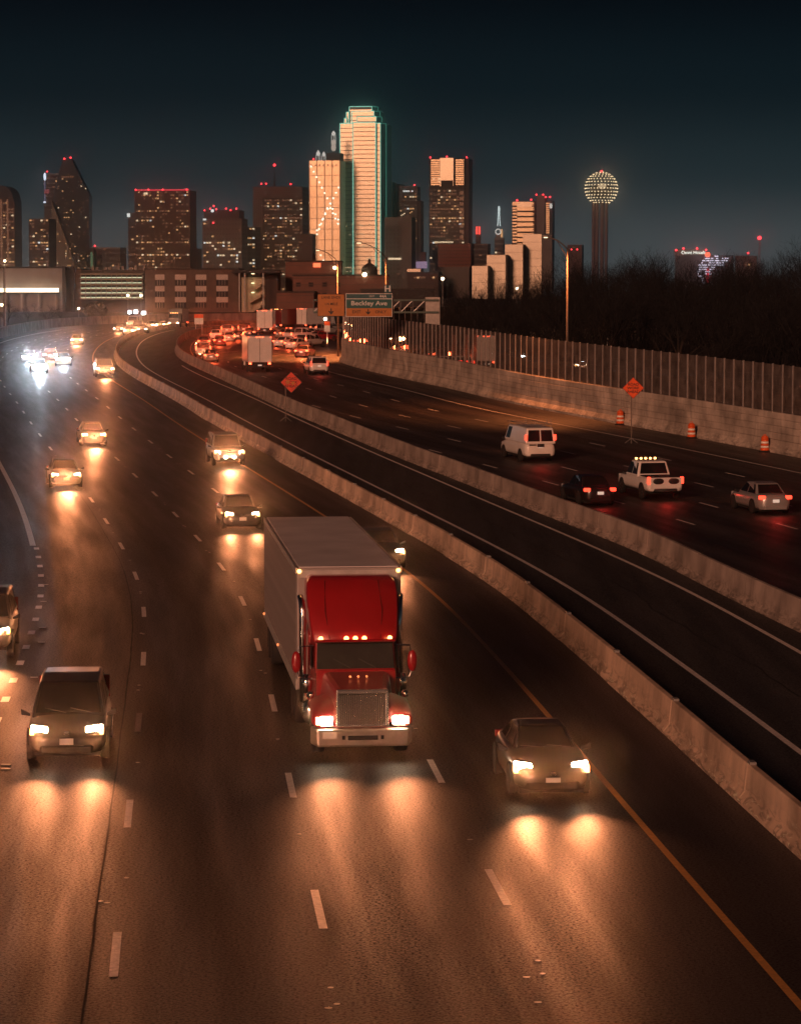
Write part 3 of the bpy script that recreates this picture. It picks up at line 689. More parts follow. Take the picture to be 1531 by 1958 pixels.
car('sedan', 'black', 'sedan', 1147, 968, RW, True, 'black sedan driving beside the white pickup, next to the barrier', 'car', BK, beam=.7, scale=1.02)
car('sedan', 'silver', 'sedan', 1482, 984, RW, True, 'silver sedan at the right edge of the lanes leading away', 'car', BK, beam=.7, scale=1.02)
car('suv', 'white', 'utility_van', 611, 717, RW, True, 'white utility vehicle beside the wall at the start of the bend', 'van', BK, beam=.8)
fr_ = [('sedan', 'maroon', 576, 684, 'maroon car behind the white estate near the wall end'), ('suv', 'white', 574, 665, 'white estate just ahead of the maroon car'), ('sedan', 'white', 530, 664, 'white car right of the box lorry roof'),
    ('sedan', 'tan', 404, 693, 'tan car last in the queue at the barrier loop'), ('suv', 'silver', 389, 684, 'silver estate second from the end of the queue at the barrier loop'), ('sedan', 'maroon', 390, 664, 'maroon car third from the end of the queue at the barrier loop'),
    ('sedan', 'white', 412, 649, 'white car at the head of the queue beside the barrier loop'), ('suv', 'tan', 434, 642, 'tan estate ahead of the queue by the barrier loop'), ('sedan', 'silver', 438, 654, 'silver car left above the box lorry'),
    ('suv', 'black', 466, 640, 'black estate braking left of the tall white lorry'), ('sedan', 'black', 477, 645, 'black car braking just below the black estate'), ('sedan', 'tan', 530, 647, 'tan car between the tall white lorry and the pickup'),
    ('pickup', 'white', 549, 652, 'white pickup in the crowded bend'), ('sedan', 'black', 551, 637, 'black car ahead of the white pickup in the bend'), ('sedan', 'silver', 608, 634, 'silver car at the far end of the bend by the small sign'),
    ('sedan', 'white', 553, 668, 'white car between the box lorry and the white estate'), ('sedan', 'red', 592, 652, 'red car right above the white estate near the wall end'), ('suv', 'silver', 598, 641, 'silver estate beside the single post board'), ('sedan', 'dark', 455, 651, 'dark grey car just left of the box lorry top'), ('sedan', 'red', 420, 662, 'red car alone in the middle of the loop'), ('sedan', 'white', 575, 645, 'white car in the middle lane below the white lorry')]
for k, c, x, y, lab in fr_:
    nm = dict(sedan='distant_car', suv='distant_estate_car', pickup='distant_pickup')[k]
    car(k, c, nm, x, y, B2 if x < 500 else RW, True, lab, 'car', BK, far=True, beam=1.6)

# lorries with a box body seen from behind
def box_lorry(name, px, py, label, h=3.6, wd=2.45, L=7.5, col='white', group='lorries driving away', amber=False, line=B2):
    r = empty(name, (0, 0, 0), 0, label, 'lorry', group); pm = PAINTS[col]; hw = wd/2
    B(-hw, hw, -L/2, L/2-2.0, 1.05, h).build('cargo_box', pm, r, bevel=.04)
    for x in (-hw+.02, hw-.02): B(x-.04, x+.04, -L/2-.03, -L/2+.02, 1.05, h-.02).build('door_post', M_steel, r)
    B(-.02, .02, -L/2-.015, -L/2+.01, 1.1, h-.1).build('door_seam', M_black, r)
    MB().hexa([(-1.05, L/2-1.9, .5), (1.05, L/2-1.9, .5), (1.05, L/2, .5), (-1.05, L/2, .5), (-.98, L/2-1.9, 2.6), (.98, L/2-1.9, 2.6), (.95, L/2-.55, 2.6), (-.95, L/2-.55, 2.6)]).build('cab', pm, r, bevel=.1)
    B(-hw*.7, hw*.7, -L/2+.1, L/2-.3, .55, 1.03).build('chassis', M_under, r)
    B(-hw*.9, hw*.9, -L/2-.05, -L/2+.1, .50, .64).build('bumper', M_black, r)
    for x in (-1, 1):
        B(x*hw*.80-.14, x*hw*.80+.14, -L/2-.06, -L/2+.04, .82, 1.0).build('tail_light', M_tail_far, r, bevel=.02)
        wheel(r, x*(hw-.25), -L/2+1.5, .46, .42); wheel(r, x*(hw-.25), L/2-1.2, .46, .28)
    for i in range(3): B(-.3+.3*i-.07, -.3+.3*i+.07, -L/2-.03, -L/2+.02, h-.12, h-.02).build('marker_light', M_amber if amber else M_tail_far, r)
    for x in (-1, 1): B(x*hw*.93-.05, x*hw*.93+.05, -L/2-.03, -L/2+.02, h-.12, h-.04).build('marker_light', M_amber if amber else M_tail_far, r)
    B(-.2, .2, -L/2-.07, -L/2-.04, .66, .8).build('licence_plate', M_plate_lit, r)
    place(r, px, py, line, True, L/2); spot(r, (0, L/2+.2, .8), BEAM, HEAD, rad=.3); return r
box_lorry('box_lorry', 497, 712, 'white box lorry with plain rear doors, largest in the far bend', 3.7, turn if False else 2.5)
box_lorry('box_lorry', 506, 640, 'tall white lorry with a row of red roof lights left of the maroon lorry', 3.9)
box_lorry('box_lorry', 529, 632, 'maroon lorry with amber marker lights right beside the tall white lorry', 3.7, col='maroon', amber=True)
box_lorry('box_lorry', 577, 632, 'white lorry with red marker lights left of the orange overhead sign', 3.8)
box_lorry('box_lorry', 600, 627, 'dark lorry with an amber light row below the orange overhead sign', 3.4, col='black', amber=True)
ol = box_lorry('box_lorry', 332, 627, 'oncoming lorry with amber roof lights at the far bend', 3.4, col='dark', group='lorries coming towards the camera', amber=True, line=B1)
# turned round: its cab faces the camera
ol.rotation_euler[2] += math.pi
for x in (-.75, .75): B(x-.14, x+.14, 3.74, 3.80, .75, .95).build('headlight', M_head_far, ol)
B(-.85, .85, 3.42, 3.46, 1.75, 2.4).build('windscreen', M_glass, ol)
for i in range(5): B(-.6+.3*i-.06, -.6+.3*i+.06, 3.1, 3.22, 2.6, 2.7).build('roof_marker', M_amber, ol)

# the red lorry with its white trailer
lr = empty('semi_trailer_lorry', (0, 0, 0), 0, 'red conventional lorry pulling a long white box trailer', 'lorry')
M_red = PAINTS['lorry'] = paint('lorry_red', (.34, .010, .016), 0, .35)
def U(pts): return pts
def slab(name, y0, y1, w0, w1, z0, z1, w0t, w1t, z0t, z1t, mt, par=lr, bev=.06, sub=0):
    """block from y0 (rear) to y1 (front) with own widths and heights at both ends"""
    return MB().hexa([(-w0, y0, z0), (w0, y0, z0), (w1, y1, z1), (-w1, y1, z1), (-w0t, y0, z0t), (w0t, y0, z0t), (w1t, y1, z1t), (-w1t, y1, z1t)]).build(name, mt, par, bevel=bev)
slab('hood', -2.05, -.18, .98, .66, .75, .70, .80, .60, 1.84, 1.60, M_red, bev=.12)
for x in (1, -1):
    MB().loft([[(x*.62, y, zb_), (x*1.20, y, zb_), (x*1.22, y, zt-.12), (x*1.10, y, zt), (x*.70, y, zt+.12), (x*.6, y, zt+.12)] for y, zb_, zt in ((-2.0, .95, 1.16), (-1.6, .98, 1.28), (-1.1, 1.0, 1.30), (-.55, .72, 1.24), (-.22, .70, 1.12), (-.10, .74, 1.0))]).build('fender', M_red, lr, True, sub=1)
slab('bumper', -.55, .0, 1.22, 1.08, .30, .30, 1.22, 1.10, .74, .72, mat('bumper_steel', (.55, .52, .48), .3, .85), bev=.05)
B(-.36, .36, -.02, .012, .46, .57).build('bumper_opening', M_under, lr, bevel=.02)
for x in (-.46, .46): B(x-.035, x+.035, -.02, .03, .48, .57).build('tow_hook', M_under, lr)
B(.62, .95, .0, .02, .50, .66).build('licence_plate', M_plate, lr)
M_chr2 = mat('grille_chrome', (.80, .76, .72), .25, .9, var=.05)
B(-.58, .58, -.30, -.13, .80, 1.56).build('grille_backing', M_under, lr)
for i in range(24): x = -.53+i*1.06/23; B(x-.012, x+.012, -.14, -.105, .82, 1.52).build('grille_bar', M_chr2, lr)
for x in (-.585, .585): B(x-.035, x+.035, -.20, -.09, .80, 1.56).build('grille_surround', M_chr2, lr, bevel=.015)
B(-.62, .62, -.22, -.08, 1.54, 1.65).build('grille_surround', M_chr2, lr, bevel=.03); B(-.62, .62, -.20, -.09, .76, .82).build('grille_surround', M_chr2, lr, bevel=.015)
for x in (1, -1):
    B(x*.86-.15, x*.86+.15, -.24, -.045, .80, 1.02).build('headlight', M_head, lr, bevel=.04)
    B(x*1.06-.045, x*1.06+.045, -.30, -.09, .82, 1.0).build('turn_signal', glow('lorry_signal', (1, .62, .3), 10, False), lr, bevel=.02)
    spot(lr, (x*.86, .10, .9), BEAM*1.0, HEAD)
slab('cab', -3.05, -2.0, 1.05, .98, .75, .8, 1.05, .98, 1.86, 1.86, M_red, bev=.04)
MB().hexa([(-1.05, -3.05, 1.84), (1.05, -3.05, 1.84), (.98, -2.04, 1.84), (-.98, -2.04, 1.84), (-1.04, -3.05, 2.56), (1.04, -3.05, 2.56), (.95, -2.26, 2.54), (-.95, -2.26, 2.54)]).build('cab_top', M_red, lr, bevel=.05)
MB().hexa([(-.95, -2.10, 1.88), (.95, -2.10, 1.88), (.95, -2.015, 1.88), (-.95, -2.015, 1.88), (-.92, -2.30, 2.50), (.92, -2.30, 2.50), (.92, -2.215, 2.50), (-.92, -2.215, 2.50)]).build('windscreen', mat('lorry_glass', (.035, .038, .036), .12), lr, bevel=.02)
for x in (-.5, .12): MB().tube([(x, -2.02, 1.90), (x+.42, -2.10, 2.12)], .012, 5).build('wiper', M_black, lr)
MB().loft([[(-.97, y, z0), (.97, y, z0), (.97, y2, z0+.06), (-.97, y2, z0+.06)] for y, y2, z0 in ((-2.12, -1.86, 2.50), (-2.12, -1.92, 2.56))]).build('sun_visor', M_red, lr, bevel=.03)
M_fair = M_red
MB().loft([[(-w_, y, z), (-w_*.45, y+.10, z), (w_*.45, y+.10, z), (w_, y, z), (w_, -4.2, z), (-w_, -4.2, z)] for w_, y, z in ((1.02, -2.18, 2.52), (1.06, -2.30, 2.80), (1.10, -2.62, 3.25), (1.12, -2.95, 3.62), (1.10, -3.25, 3.88), (1.0, -3.55, 4.0))]).build('roof_fairing', M_fair, lr, True, bevel=.05)
for x in (1, -1):
    MB().tube([(x*.62, -2.14, 2.60), (x*.70, -2.52, 3.25), (x*.66, -3.2, 3.92)], .014, 5).build('fairing_seam', mat('seam_dark_red', (.10, .004, .006), .5), lr)
    MB().tube([(x*.98, -1.98, .95), (x*.98, -1.985, 1.80)], .012, 4).build('door_seam', MATS['seam_dark_red'], lr)
slab('sleeper', -4.3, -3.05, 1.12, 1.10, .8, .8, 1.12, 1.08, 3.0, 2.6, M_red, bev=.06)
for x in (-.84, -.22, 0, .22, .84): MB().ball((x, -2.06, 2.62), .06, 10, 6).build('roof_marker', M_amber, lr, True)
for x in (-.20, 0, .20): MB().ball((x, -1.25, 1.80), .028, 8, 5).build('hood_marker', M_amber_dim, lr, True)
for x in (1, -1):
    MB().tube([(x*1.20, -3.3, .9), (x*1.20, -3.3, 3.15), (x*1.22, -3.38, 3.38), (x*1.25, -3.52, 3.50)], [.085, .085, .08, .075], 12).build('exhaust_stack', M_chrome, lr, True)
    MB().ball((x*1.42, -2.35, 2.02), .16, 12, 8, sx=.75, sy=.55, sz=1.75).build('mirror', M_red, lr, True)
    MB().tube([(x*1.0, -2.35, 2.42), (x*1.36, -2.33, 2.40), (x*1.40, -2.33, 2.2)], .018, 6).build('mirror_arm', M_chrome, lr); MB().tube([(x*1.0, -2.35, 1.6), (x*1.34, -2.33, 1.62), (x*1.40, -2.33, 1.8)], .018, 6).build('mirror_arm', M_chrome, lr)
    quad_inset([(x*1.045, -2.15, 1.85), (x*1.06, -2.95, 1.85), (x*1.05, -2.95, 2.45), (x*1.03, -2.35, 2.45)], (.03, .97), (.03, .97), 0, 0, .03*(-x)).build('side_window', M_glass, lr)
    MB().lathe([(.29, -3.9), (.32, -3.85), (.32, -2.55), (.29, -2.5)], 16, 'y', (x*.95, 0, .72)).build('fuel_tank', M_chrome, lr, True)
    MB().ball((x*1.14, -1.35, 1.36), .10, 10, 6, sy=1.3).build('fender_mirror', M_chrome, lr, True)
    MB().lathe([(.12, 0), (.15, .25), (.10, .45)], 10, 'z', (x*1.16, -2.45, 1.25)).build('air_cleaner', M_chrome, lr, True)
    wheel(lr, x*1.0, -1.15, .50, .30)
    for y in (-5.6, -6.9, -16.6, -17.85): wheel(lr, x*.98, y, .50, .55)
    B(x*1.05-.22, x*1.05+.22, -18.3, -18.28, .3, .9).build('mud_flap', M_black, lr)
B(-.45, .45, -18.4, -1.0, .55, .95).build('chassis', M_under, lr)
# trailer: a part with its own pieces
M_tr = mat('trailer_white', (.36, .32, .31), .5, .15, var=.12, scale=1.2)
M_trr = mat('trailer_roof', (.66, .62, .63), .55, 0, var=.12, scale=.8)
tb = B(-1.30, 1.30, -19.1, -3.95, 1.10, 4.16).build('trailer', M_tr, lr, bevel=.03)
B(-1.24, 1.24, -19.05, -4.0, 4.163, 4.185).build('roof_skin', M_trr, tb)
rib = MB().box(-.02, .02, -.04, .04, 1.38, 4.0).mesh('rib', mat('rib_grey', (.16, .14, .135), .5, .3))
for i in range(49):
    for x in (1, -1): obj('rib', rib, tb, loc=(x*1.311, -18.95+i*.306, 0))
for x in (1, -1):
    B(x*1.315-.018, x*1.315+.018, -19.1, -3.95, 4.02, 4.17).build('top_rail', mat('rail_aluminium', (.72, .68, .64), .35, .5), tb); B(x*1.315-.018, x*1.315+.018, -19.1, -3.95, 1.10, 1.36).build('bottom_rail', MATS['rail_aluminium'], tb)
    MB().ball((x*1.24, -3.92, 4.08), .055, 10, 6).build('corner_marker', M_amber, tb, True)
    for y in (-11.5, -18.8): MB().ball((x*1.34, y, 1.25), .045, 8, 5).build('side_marker', M_amber_dim, tb, True)
B(-1.22, 1.22, -3.96, -3.925, 3.92, 4.10).build('front_rail', MATS['rail_aluminium'], tb)
place(lr, 694, 1452, B1, False, 0.0, turn=1.35)
# ------------------------------------------------------------ lettering
def text(name, body, size, mat_, parent, loc, rot=(math.pi/2, 0, 0), ext=.004, align='CENTER', sx=1.0, bold=0.0):
    c = bpy.data.curves.new(name, 'FONT'); c.body = body; c.size = size; c.extrude = ext; c.align_x = align; c.align_y = 'CENTER'; c.resolution_u = 3; c.offset = bold
    t = bpy.data.objects.new('tmp', c); COL.objects.link(t)
    me = bpy.data.meshes.new_from_object(t.evaluated_get(bpy.context.evaluated_depsgraph_get())); bpy.data.objects.remove(t)
    me.name = name; me.materials.clear(); me.materials.append(mat_)
    o = obj(name, me, parent, loc=loc); o.rotation_euler = rot; o.scale = (sx, 1, 1); return o
def arrow_down(parent, x, z, y, s, mat_):
    MB().prism([(x-.09*s, y, z+.5*s), (x-.09*s, y, z), (x-.42*s, y, z+.12*s), (x-.42*s, y, z-.02*s), (x, y, z-.5*s), (x+.42*s, y, z-.02*s), (x+.42*s, y, z+.12*s), (x+.09*s, y, z), (x+.09*s, y, z+.5*s)][::-1], (0, -.006, 0)).build('arrow', mat_, parent)

M_sgreen = mat('sign_green', (.006, .10, .095), .4, var=.1); M_sblue = mat('sign_teal', (.012, .085, .10), .4, var=.1)
M_syel = mat('sign_amber', (.46, .17, .035), .4, var=.1); M_sorg = mat('sign_orange', (.85, .11, .02), .4, var=.12); M_swork = mat('sign_work_orange', (.30, .085, .03), .45, var=.12)
M_sblk = mat('sign_black', (.012, .011, .010), .5); M_swht = mat('sign_white', (.72, .72, .70), .4)
# gantry reaching in from behind the noise wall
GY = 262.0
def GP(x, y, Y=GY): return pixY(x, y, Y)
col0, col1 = GP(813, 568), GP(841, 568)
gant = empty('sign_gantry', (col0.x, GY, g(GY)), 0, 'pale column with a dark truss arm carrying the overhead signs', 'gantry')
def gl_(p): return (p.x-col0.x, p.y-GY, p.z-g(GY))
a = gl_(col0); b_ = gl_(col1)
B(a[0], b_[0], -.45, .45, -.3, a[2]).build('column', mat('pale_column', (.44, .41, .38), .7, var=.15), gant, bevel=.05)
for yy in (574, 597):
    p, q = gl_(GP(600, yy)), gl_(GP(838, yy))
    for dy in (-.55, .55): B(p[0], q[0], dy-.07, dy+.07, p[2]-.09, p[2]+.09).build('truss_chord', mat('truss_steel', (.07, .10, .09), .5, .4), gant)
zt, zb_ = gl_(GP(700, 574))[2], gl_(GP(700, 597))[2]; x0 = gl_(GP(600, 574))[0]; n = 9; step = (a[0]-x0)/n
for i in range(n):
    for dy in (-.55, .55): MB().tube([(x0+i*step, dy, zb_), (x0+(i+1)*step, dy, zt)], .05, 5).build('truss_brace', M_steel, gant)
    MB().tube([(x0+i*step, -.55, zb_), (x0+i*step, -.55, zt)], .05, 5).build('truss_post', M_steel, gant)
def panel_sign(name, x0, x1, y0, y1, Y, label, face, back=M_steel):
    p0, p1 = GP(x0, y1, Y), GP(x1, y0, Y); cx = (p0.x+p1.x)/2; w_ = p1.x-p0.x; h = p1.z-p0.z
    r = empty(name, (cx, Y, p0.z), 0, label, 'sign'); B(-w_/2, w_/2, 0, .06, 0, h).build('sign_panel', face, r, bevel=.02); return r, w_, h
SY = GY-.85
r, w_, h = panel_sign('overhead_sign', 661, 750, 561, 606, SY, 'green and amber overhead sign reading EXIT 44A Beckley Ave', M_swht)
B(-w_/2+.06, w_/2-.06, -.012, 0.01, .06, h*.37).build('amber_field', M_syel, r); B(-w_/2+.06, w_/2-.06, -.012, 0.01, h*.37, h*.755).build('green_field', M_sgreen, r); B(-w_/2+.06, w_/2-.06, -.012, 0.01, h*.785, h-.06).build('teal_field', M_sblue, r)
text('lettering', 'EXIT', .25, M_swht, r, (w_*.06, -.02, h*.875)); text('lettering', '44A', .40, M_swht, r, (w_*.30, -.02, h*.875), bold=.006)
text('lettering', 'Beckley Ave', .60, M_swht, r, (0, -.02, h*.575), sx=1.18, bold=.008)
text('lettering', 'EXIT', .40, M_sblk, r, (-w_*.27, -.02, h*.21), bold=.006); text('lettering', 'ONLY', .40, M_sblk, r, (w_*.25, -.02, h*.21), bold=.006); arrow_down(r, -w_*.02, h*.21, -.013, .55, M_sblk)
r, w_, h = panel_sign('overhead_sign', 607, 659, 562, 605, SY, 'plain amber overhead sign reading LANE ENDS with a down arrow', M_sblk)
B(-w_/2+.05, w_/2-.05, -.012, 0.01, .05, h-.05).build('amber_field', M_syel, r)
text('lettering', 'LANE ENDS', .36, M_sblk, r, (0, -.02, h*.84), bold=.004); text('lettering', '1/4 MILE', .36, M_sblk, r, (0, -.02, h*.55), bold=.004); arrow_down(r, 0, h*.22, -.013, .62, M_sblk)
r, w_, h = panel_sign('hospital_sign', 734, 748, 545, 560, SY, 'small hospital sign with a white H above the green sign', M_sblue)
text('lettering', 'H', h*1.05, M_swht, r, (0, -.012, h*.5), sx=1.1, bold=.02)

def diamond(name, px, py, size_px, Y, post_px, label, mat_, words, patches=False, stand=False):
    c = GP(px, py, Y); s = size_px/FPX*Y; z0 = g(Y); r = empty(name, (c.x, Y, z0), 0, label, 'road sign'); cz = c.z-z0
    MB().prism([(0, 0, cz-s), (s, 0, cz), (0, 0, cz+s), (-s, 0, cz)], (0, .03, 0)).build('sign_panel', M_sblk if not stand else mat('sign_rim_red', (.5, .04, .015), .4), r, bevel=.01)
    q = s*.93; MB().prism([(0, -.012, cz-q), (q, -.012, cz), (0, -.012, cz+q), (-q, -.012, cz)], (0, .01, 0)).build('sign_face', mat_, r)
    for i, wd in enumerate(words): text('lettering', wd, s*.36, M_sblk, r, (0, -.02, cz+s*(.33-.34*i)), bold=.004)
    px0 = GP(post_px, py, Y).x-c.x
    B(px0-.03, px0+.03, .03, .09, 0, cz-s*.1).build('post', M_pole, r)
    for x in (-1, 1):
        MB().tube([(px0, .06, .35), (px0+x*.42, .06, .03)], .025, 5).build('stand_leg', M_steel, r); MB().tube([(px0, .06, .35), (px0, .06+x*.4, .03)], .025, 5).build('stand_leg', M_steel, r)
    return r, s, cz
q0 = pix(556, 806)
r, s, cz = diamond('work_sign', 557, 731, 21, q0.y, 546, 'faded red diamond road work sign on a thin post behind the barrier', mat('sign_faded_red', (.70, .055, .02), .5, var=.2), ('ROAD', 'WORK', 'AHEAD'))
for x, z, t in ((-.32, .02, .19), (.16, -.08, .16)): MB().lathe([(s*t, -.03), (s*t, -.014)], 12, 'y', (s*x, 0, cz+s*z)).build('worn_patch', M_syel, r)
d_, t_, _ = RW.near(*pixY(1205, 790, 178)[:2]); wx, wy, _, _ = RW.at(d_, -.62)
r, s, cz = diamond('work_sign', 1210, 742, 20.5, wy, 1207, 'bright orange ROAD WORK AHEAD diamond sign before the noise wall', M_sorg, ('ROAD', 'WORK', 'AHEAD'), stand=True)

# drums
drum_parts = []
def drum(px, py, label):
    q = pix(px, py); r = empty('traffic_drum', q, 0, label, 'traffic drum', 'striped drums along the noise wall')
    if not drum_parts:
        rad = lambda z: .29-.07*z/.95
        mo = mat('drum_orange', (.75, .11, .02), .5); mw = mat('drum_white_sheeting', (.85, .80, .72), .3)
        drum_parts.append(('base_ring', MB().lathe([(.40, 0), (.40, .05), (.30, .10)], 16).mesh('base_ring', M_tyre)))
        zz = [.06, .26, .40, .54, .68, .82, .95]
        for i in range(6): drum_parts.append(('white_band' if i in (1, 3) else 'orange_band', MB().lathe([(rad(zz[i]), zz[i]), (rad(zz[i])+.008, (zz[i]+zz[i+1])/2), (rad(zz[i+1]), zz[i+1])], 16).mesh('band', mw if i in (1, 3) else mo, True)))
        drum_parts.append(('top', MB().lathe([(.22, .95), (.17, 1.02), (.08, 1.05)], 16).mesh('top', mo, True)))
        drum_parts.append(('handle', MB().tube([(-.07, 0, 1.04), (-.07, 0, 1.12), (.07, 0, 1.12), (.07, 0, 1.04)], .02, 6).mesh('handle', mo)))
    for nm, me in drum_parts: obj(nm, me, r)
for px, py, lab in ((1185, 812, 'orange and white drum below the bright diamond sign'), (1321, 838, 'middle one of the three orange and white drums'), (1461, 864, 'orange and white drum closest to the right picture edge')): drum(px, py, lab)

# small signs on posts at the bend
def board(name, x0, x1, y0, y1, ybase, Y, label, posts):
    z0 = g(Y); p0, p1 = GP(x0, y1, Y), GP(x1, y0, Y); cx = (p0.x+p1.x)/2; w_ = p1.x-p0.x; r = empty(name, (cx, Y, z0), 0, label, 'road sign'); zb_, zt = p0.z-z0, p1.z-z0
    B(-w_/2, w_/2, 0, .05, zb_, zb_+(zt-zb_)*.62).build('sign_panel', M_swht, r); B(-w_/2, w_/2, -.004, .05, zb_+(zt-zb_)*.62, zt).build('orange_panel', M_sorg, r)
    for f in posts: B(w_*f-.05, w_*f+.05, .06, .14, 0, zt-.1).build('post', M_swht, r)
    return r
board('board_sign', 372, 389, 601, 620, 637, pix(382, 641).y, 'white and orange board on two posts behind the barrier loop', (-.35, .35))
rb = board('board_sign', 620, 631, 615, 634, 657, pix(626, 662).y-2, 'white and orange board on one post at the wall end', (0,))
MB().ball((-.25, -.1, 0), .22, 10, 6).build('warning_lamp', glow('warning_white', (1, .85, .65), 12), rb, True, loc=(0, 0, GP(622, 610, rb.location.y).z-rb.location.z))

# street lamps
M_lum = glow('street_lamp_lens', (1.0, .70, .40), 3.0)
def street_lamp(px, ytop, ax, ay, Y, label, lit=True, e=9000):
    if px > 600: Y = max(y for x, y in RW.p if y < 330 and abs(x/y-(px-PW/2)/FPX) < .006)+2.6      # stands just behind the noise wall
    z0 = g(Y); t = GP(px, ytop, Y); r = empty('street_lamp', (t.x, Y, z0), 0, label, 'street lamp', 'street lamps along the highway'); zt = t.z-z0
    A = GP(ax, ay, Y); ex, ez = A.x-t.x, A.z-z0
    MB().tube([(0, 0, 0), (0, 0, zt*.5), (0, 0, zt)], [.13, .11, .08], 8).build('pole', M_pole, r, True)
    MB().tube([(0, 0, zt-.05)]+[(ex*u, 0, zt+(ez-zt)*(1-(1-u)**2.0)) for u in (.2, .45, .7, .9)], .05, 6).build('arm', M_pole, r, True)
    MB().tube([(0, 0, zt-.7), (ex*.45, 0, zt+(ez-zt)*.62)], .03, 5).build('arm_brace', M_pole, r)
    sg = 1 if ex > 0 else -1
    B(min(ex*.85, ex*1.05+sg*.1), max(ex*.85, ex*1.05+sg*.1), -.17, .17, ez-.02, ez+.14).build('lamp_head', M_steel, r, bevel=.05)
    B(min(ex*.88, ex*1.04), max(ex*.88, ex*1.04), -.13, .13, ez-.08, ez-.02).build('lens', M_lum if lit else M_glass, r, bevel=.02)
    if lit: spot(r, (ex, 0, ez-.15), e, (1.0, .26, .07), 125, (0, 0, -1), .15, .6)
street_lamp(1085, 476, 1041, 453, 203, 'tall lamp post behind the glass wall in front of the dark trees', True, 12000)  # its light is added to brighten the lanes leading away
street_lamp(738, 492, 684, 464, 282, 'lamp post whose lit head crosses the gold tower', True, 34000)
street_lamp(646, 500, 606, 478, 320, 'lamp post right of the red rooftop light, arm to the left', True, 34000)
street_lamp(8, 512, -30, 495, 420, 'thin lamp post at the left picture edge before the lit canopy', False)
street_lamp(1450, 462, 1452, 456, 900, 'far mast with a red lamp on the right', False) if False else None

# lamps standing behind the parapet
M_fl = glow('flood_lamp_white', (.92, .97, 1.0), 16); M_fw = glow('flood_lamp_warm', (1, .72, .42), 10)
def pole_lamp(px, py, Y, m_, rad, label):
    p = GP(px, py, Y); z0 = g(Y)-.3; r = empty('flood_lamp', (p.x, Y, z0), 0, label, 'lamp', 'small lamps before the low buildings'); h = p.z-z0
    MB().tube([(0, .15, 0), (0, .15, h)], .07, 6).build('pole', M_steel, r)
    B(-rad*1.2, rad*1.2, -.05, .2, h-rad, h+rad*1.3).build('lamp_head', M_steel, r, bevel=.05)
    MB().ball((0, -.1, h), rad, 10, 6, sy=.6).build('lens', m_, r, True)
for px, py, Y, m_, rad, lab in ((4, 583, 520, M_fw, .28, 'warm lamp at the far left under the dark trees'), (151, 590, 600, M_fw, .26, 'orange lamp left of the round bush'), (245, 565, 700, M_fw, .36, 'pale lamp under the left end of the garage'), (270, 565, 700, M_fw, .36, 'pale lamp under the right end of the garage'),
        (248, 597, 600, M_fl, .40, 'left one of three white lamps above the parapet'), (260, 596, 600, M_fl, .46, 'middle one of three white lamps above the parapet'), (275, 599, 600, M_fl, .48, 'right one of three white lamps above the parapet'), (10, 499, 425, M_fw, .20, 'warm lamp on top of the leftmost pole'),
        (512, 600, 640, M_fl, .3, 'white lamp above the parapet beside the tall white lorry'), (846, 533, 700, M_fw, .42, 'warm lamp among the branches behind the gantry column'), (988, 552, 520, M_fw, .3, 'warm lamp glimpsed inside the dark wood'), (1161, 629, 300, M_fw, .13, 'lonely warm lamp low in the dark wood')):
    pole_lamp(px, py, Y, m_, rad, lab)

# ------------------------------------------------------------ trees
M_bark = mat('winter_bark', (.010, .009, .010), .9, var=.25); M_twig = mat('winter_twigs', (.006, .006, .008), .9, var=.3)
def tree_meshes(seed, H):
    rnd = random.Random(seed); tk, cw = MB(), MB()
    def twig(p, q, w_):
        p, q = Vector(p), Vector(q); t = (q-p); s = t.cross(Vector((rnd.uniform(-1, 1), rnd.uniform(-1, 1), rnd.uniform(-1, 1))))
        if s.length < 1e-5: return
        s = s.normalized()*w_; u = t.cross(s).normalized()*w_; n = len(cw.v)
        cw.v += [tuple(p+s), tuple(p-s*.5+u), tuple(p-s*.5-u), tuple(q)]; cw.f += [(n, n+1, n+3), (n+1, n+2, n+3), (n+2, n, n+3)]
    def grow(p, d, l, r, lev):
        P = [p]; dd = d
        for i in range(3):
            dd = (dd+Vector((rnd.uniform(-.22, .22), rnd.uniform(-.22, .22), rnd.uniform(-.08, .16)))).normalized(); P.append(P[-1]+dd*l/3)
        if lev <= 1: tk.tube(P, [r, r*.85, r*.7, r*.55], 6 if lev == 0 else 5, False)
        elif lev == 2: cw.tube(P, [r, r*.8, r*.6, r*.35], 3, False)
        else:
            for i in range(3): twig(P[i], P[i+1], max(.015, r*(1-.25*i)))
        if lev >= 4: return
        nb = (4, 5, 5, 6)[lev] if lev else 7
        for k in range(nb):
            t = rnd.uniform(.35, 1.0) if lev else rnd.uniform(.32, 1.0)
            i = min(2, int(t*3)); b = P[i].lerp(P[i+1], t*3-i)
            a = rnd.uniform(0, 2*math.pi); sp = rnd.uniform(.45, 1.0)
            o = dd.orthogonal().normalized(); o.rotate(Matrix.Rotation(a, 3, dd)); nd = (dd+o*sp+Vector((0, 0, .12))).normalized()
            grow(b, nd, l*rnd.uniform(.5, .78), r*(.52 if lev else .45), lev+1)
    grow(Vector((0, 0, -.3)), Vector((rnd.uniform(-.08, .08), rnd.uniform(-.08, .08), 1)).normalized(), H*.62, H*.019, 0)
    return tk.mesh('trunk', M_bark, fix=False), cw.mesh('crown', M_twig, fix=False)
TREES = [tree_meshes(s, 13.0) for s in (3, 8, 15, 22, 31, 44)]
trnd = random.Random(5)
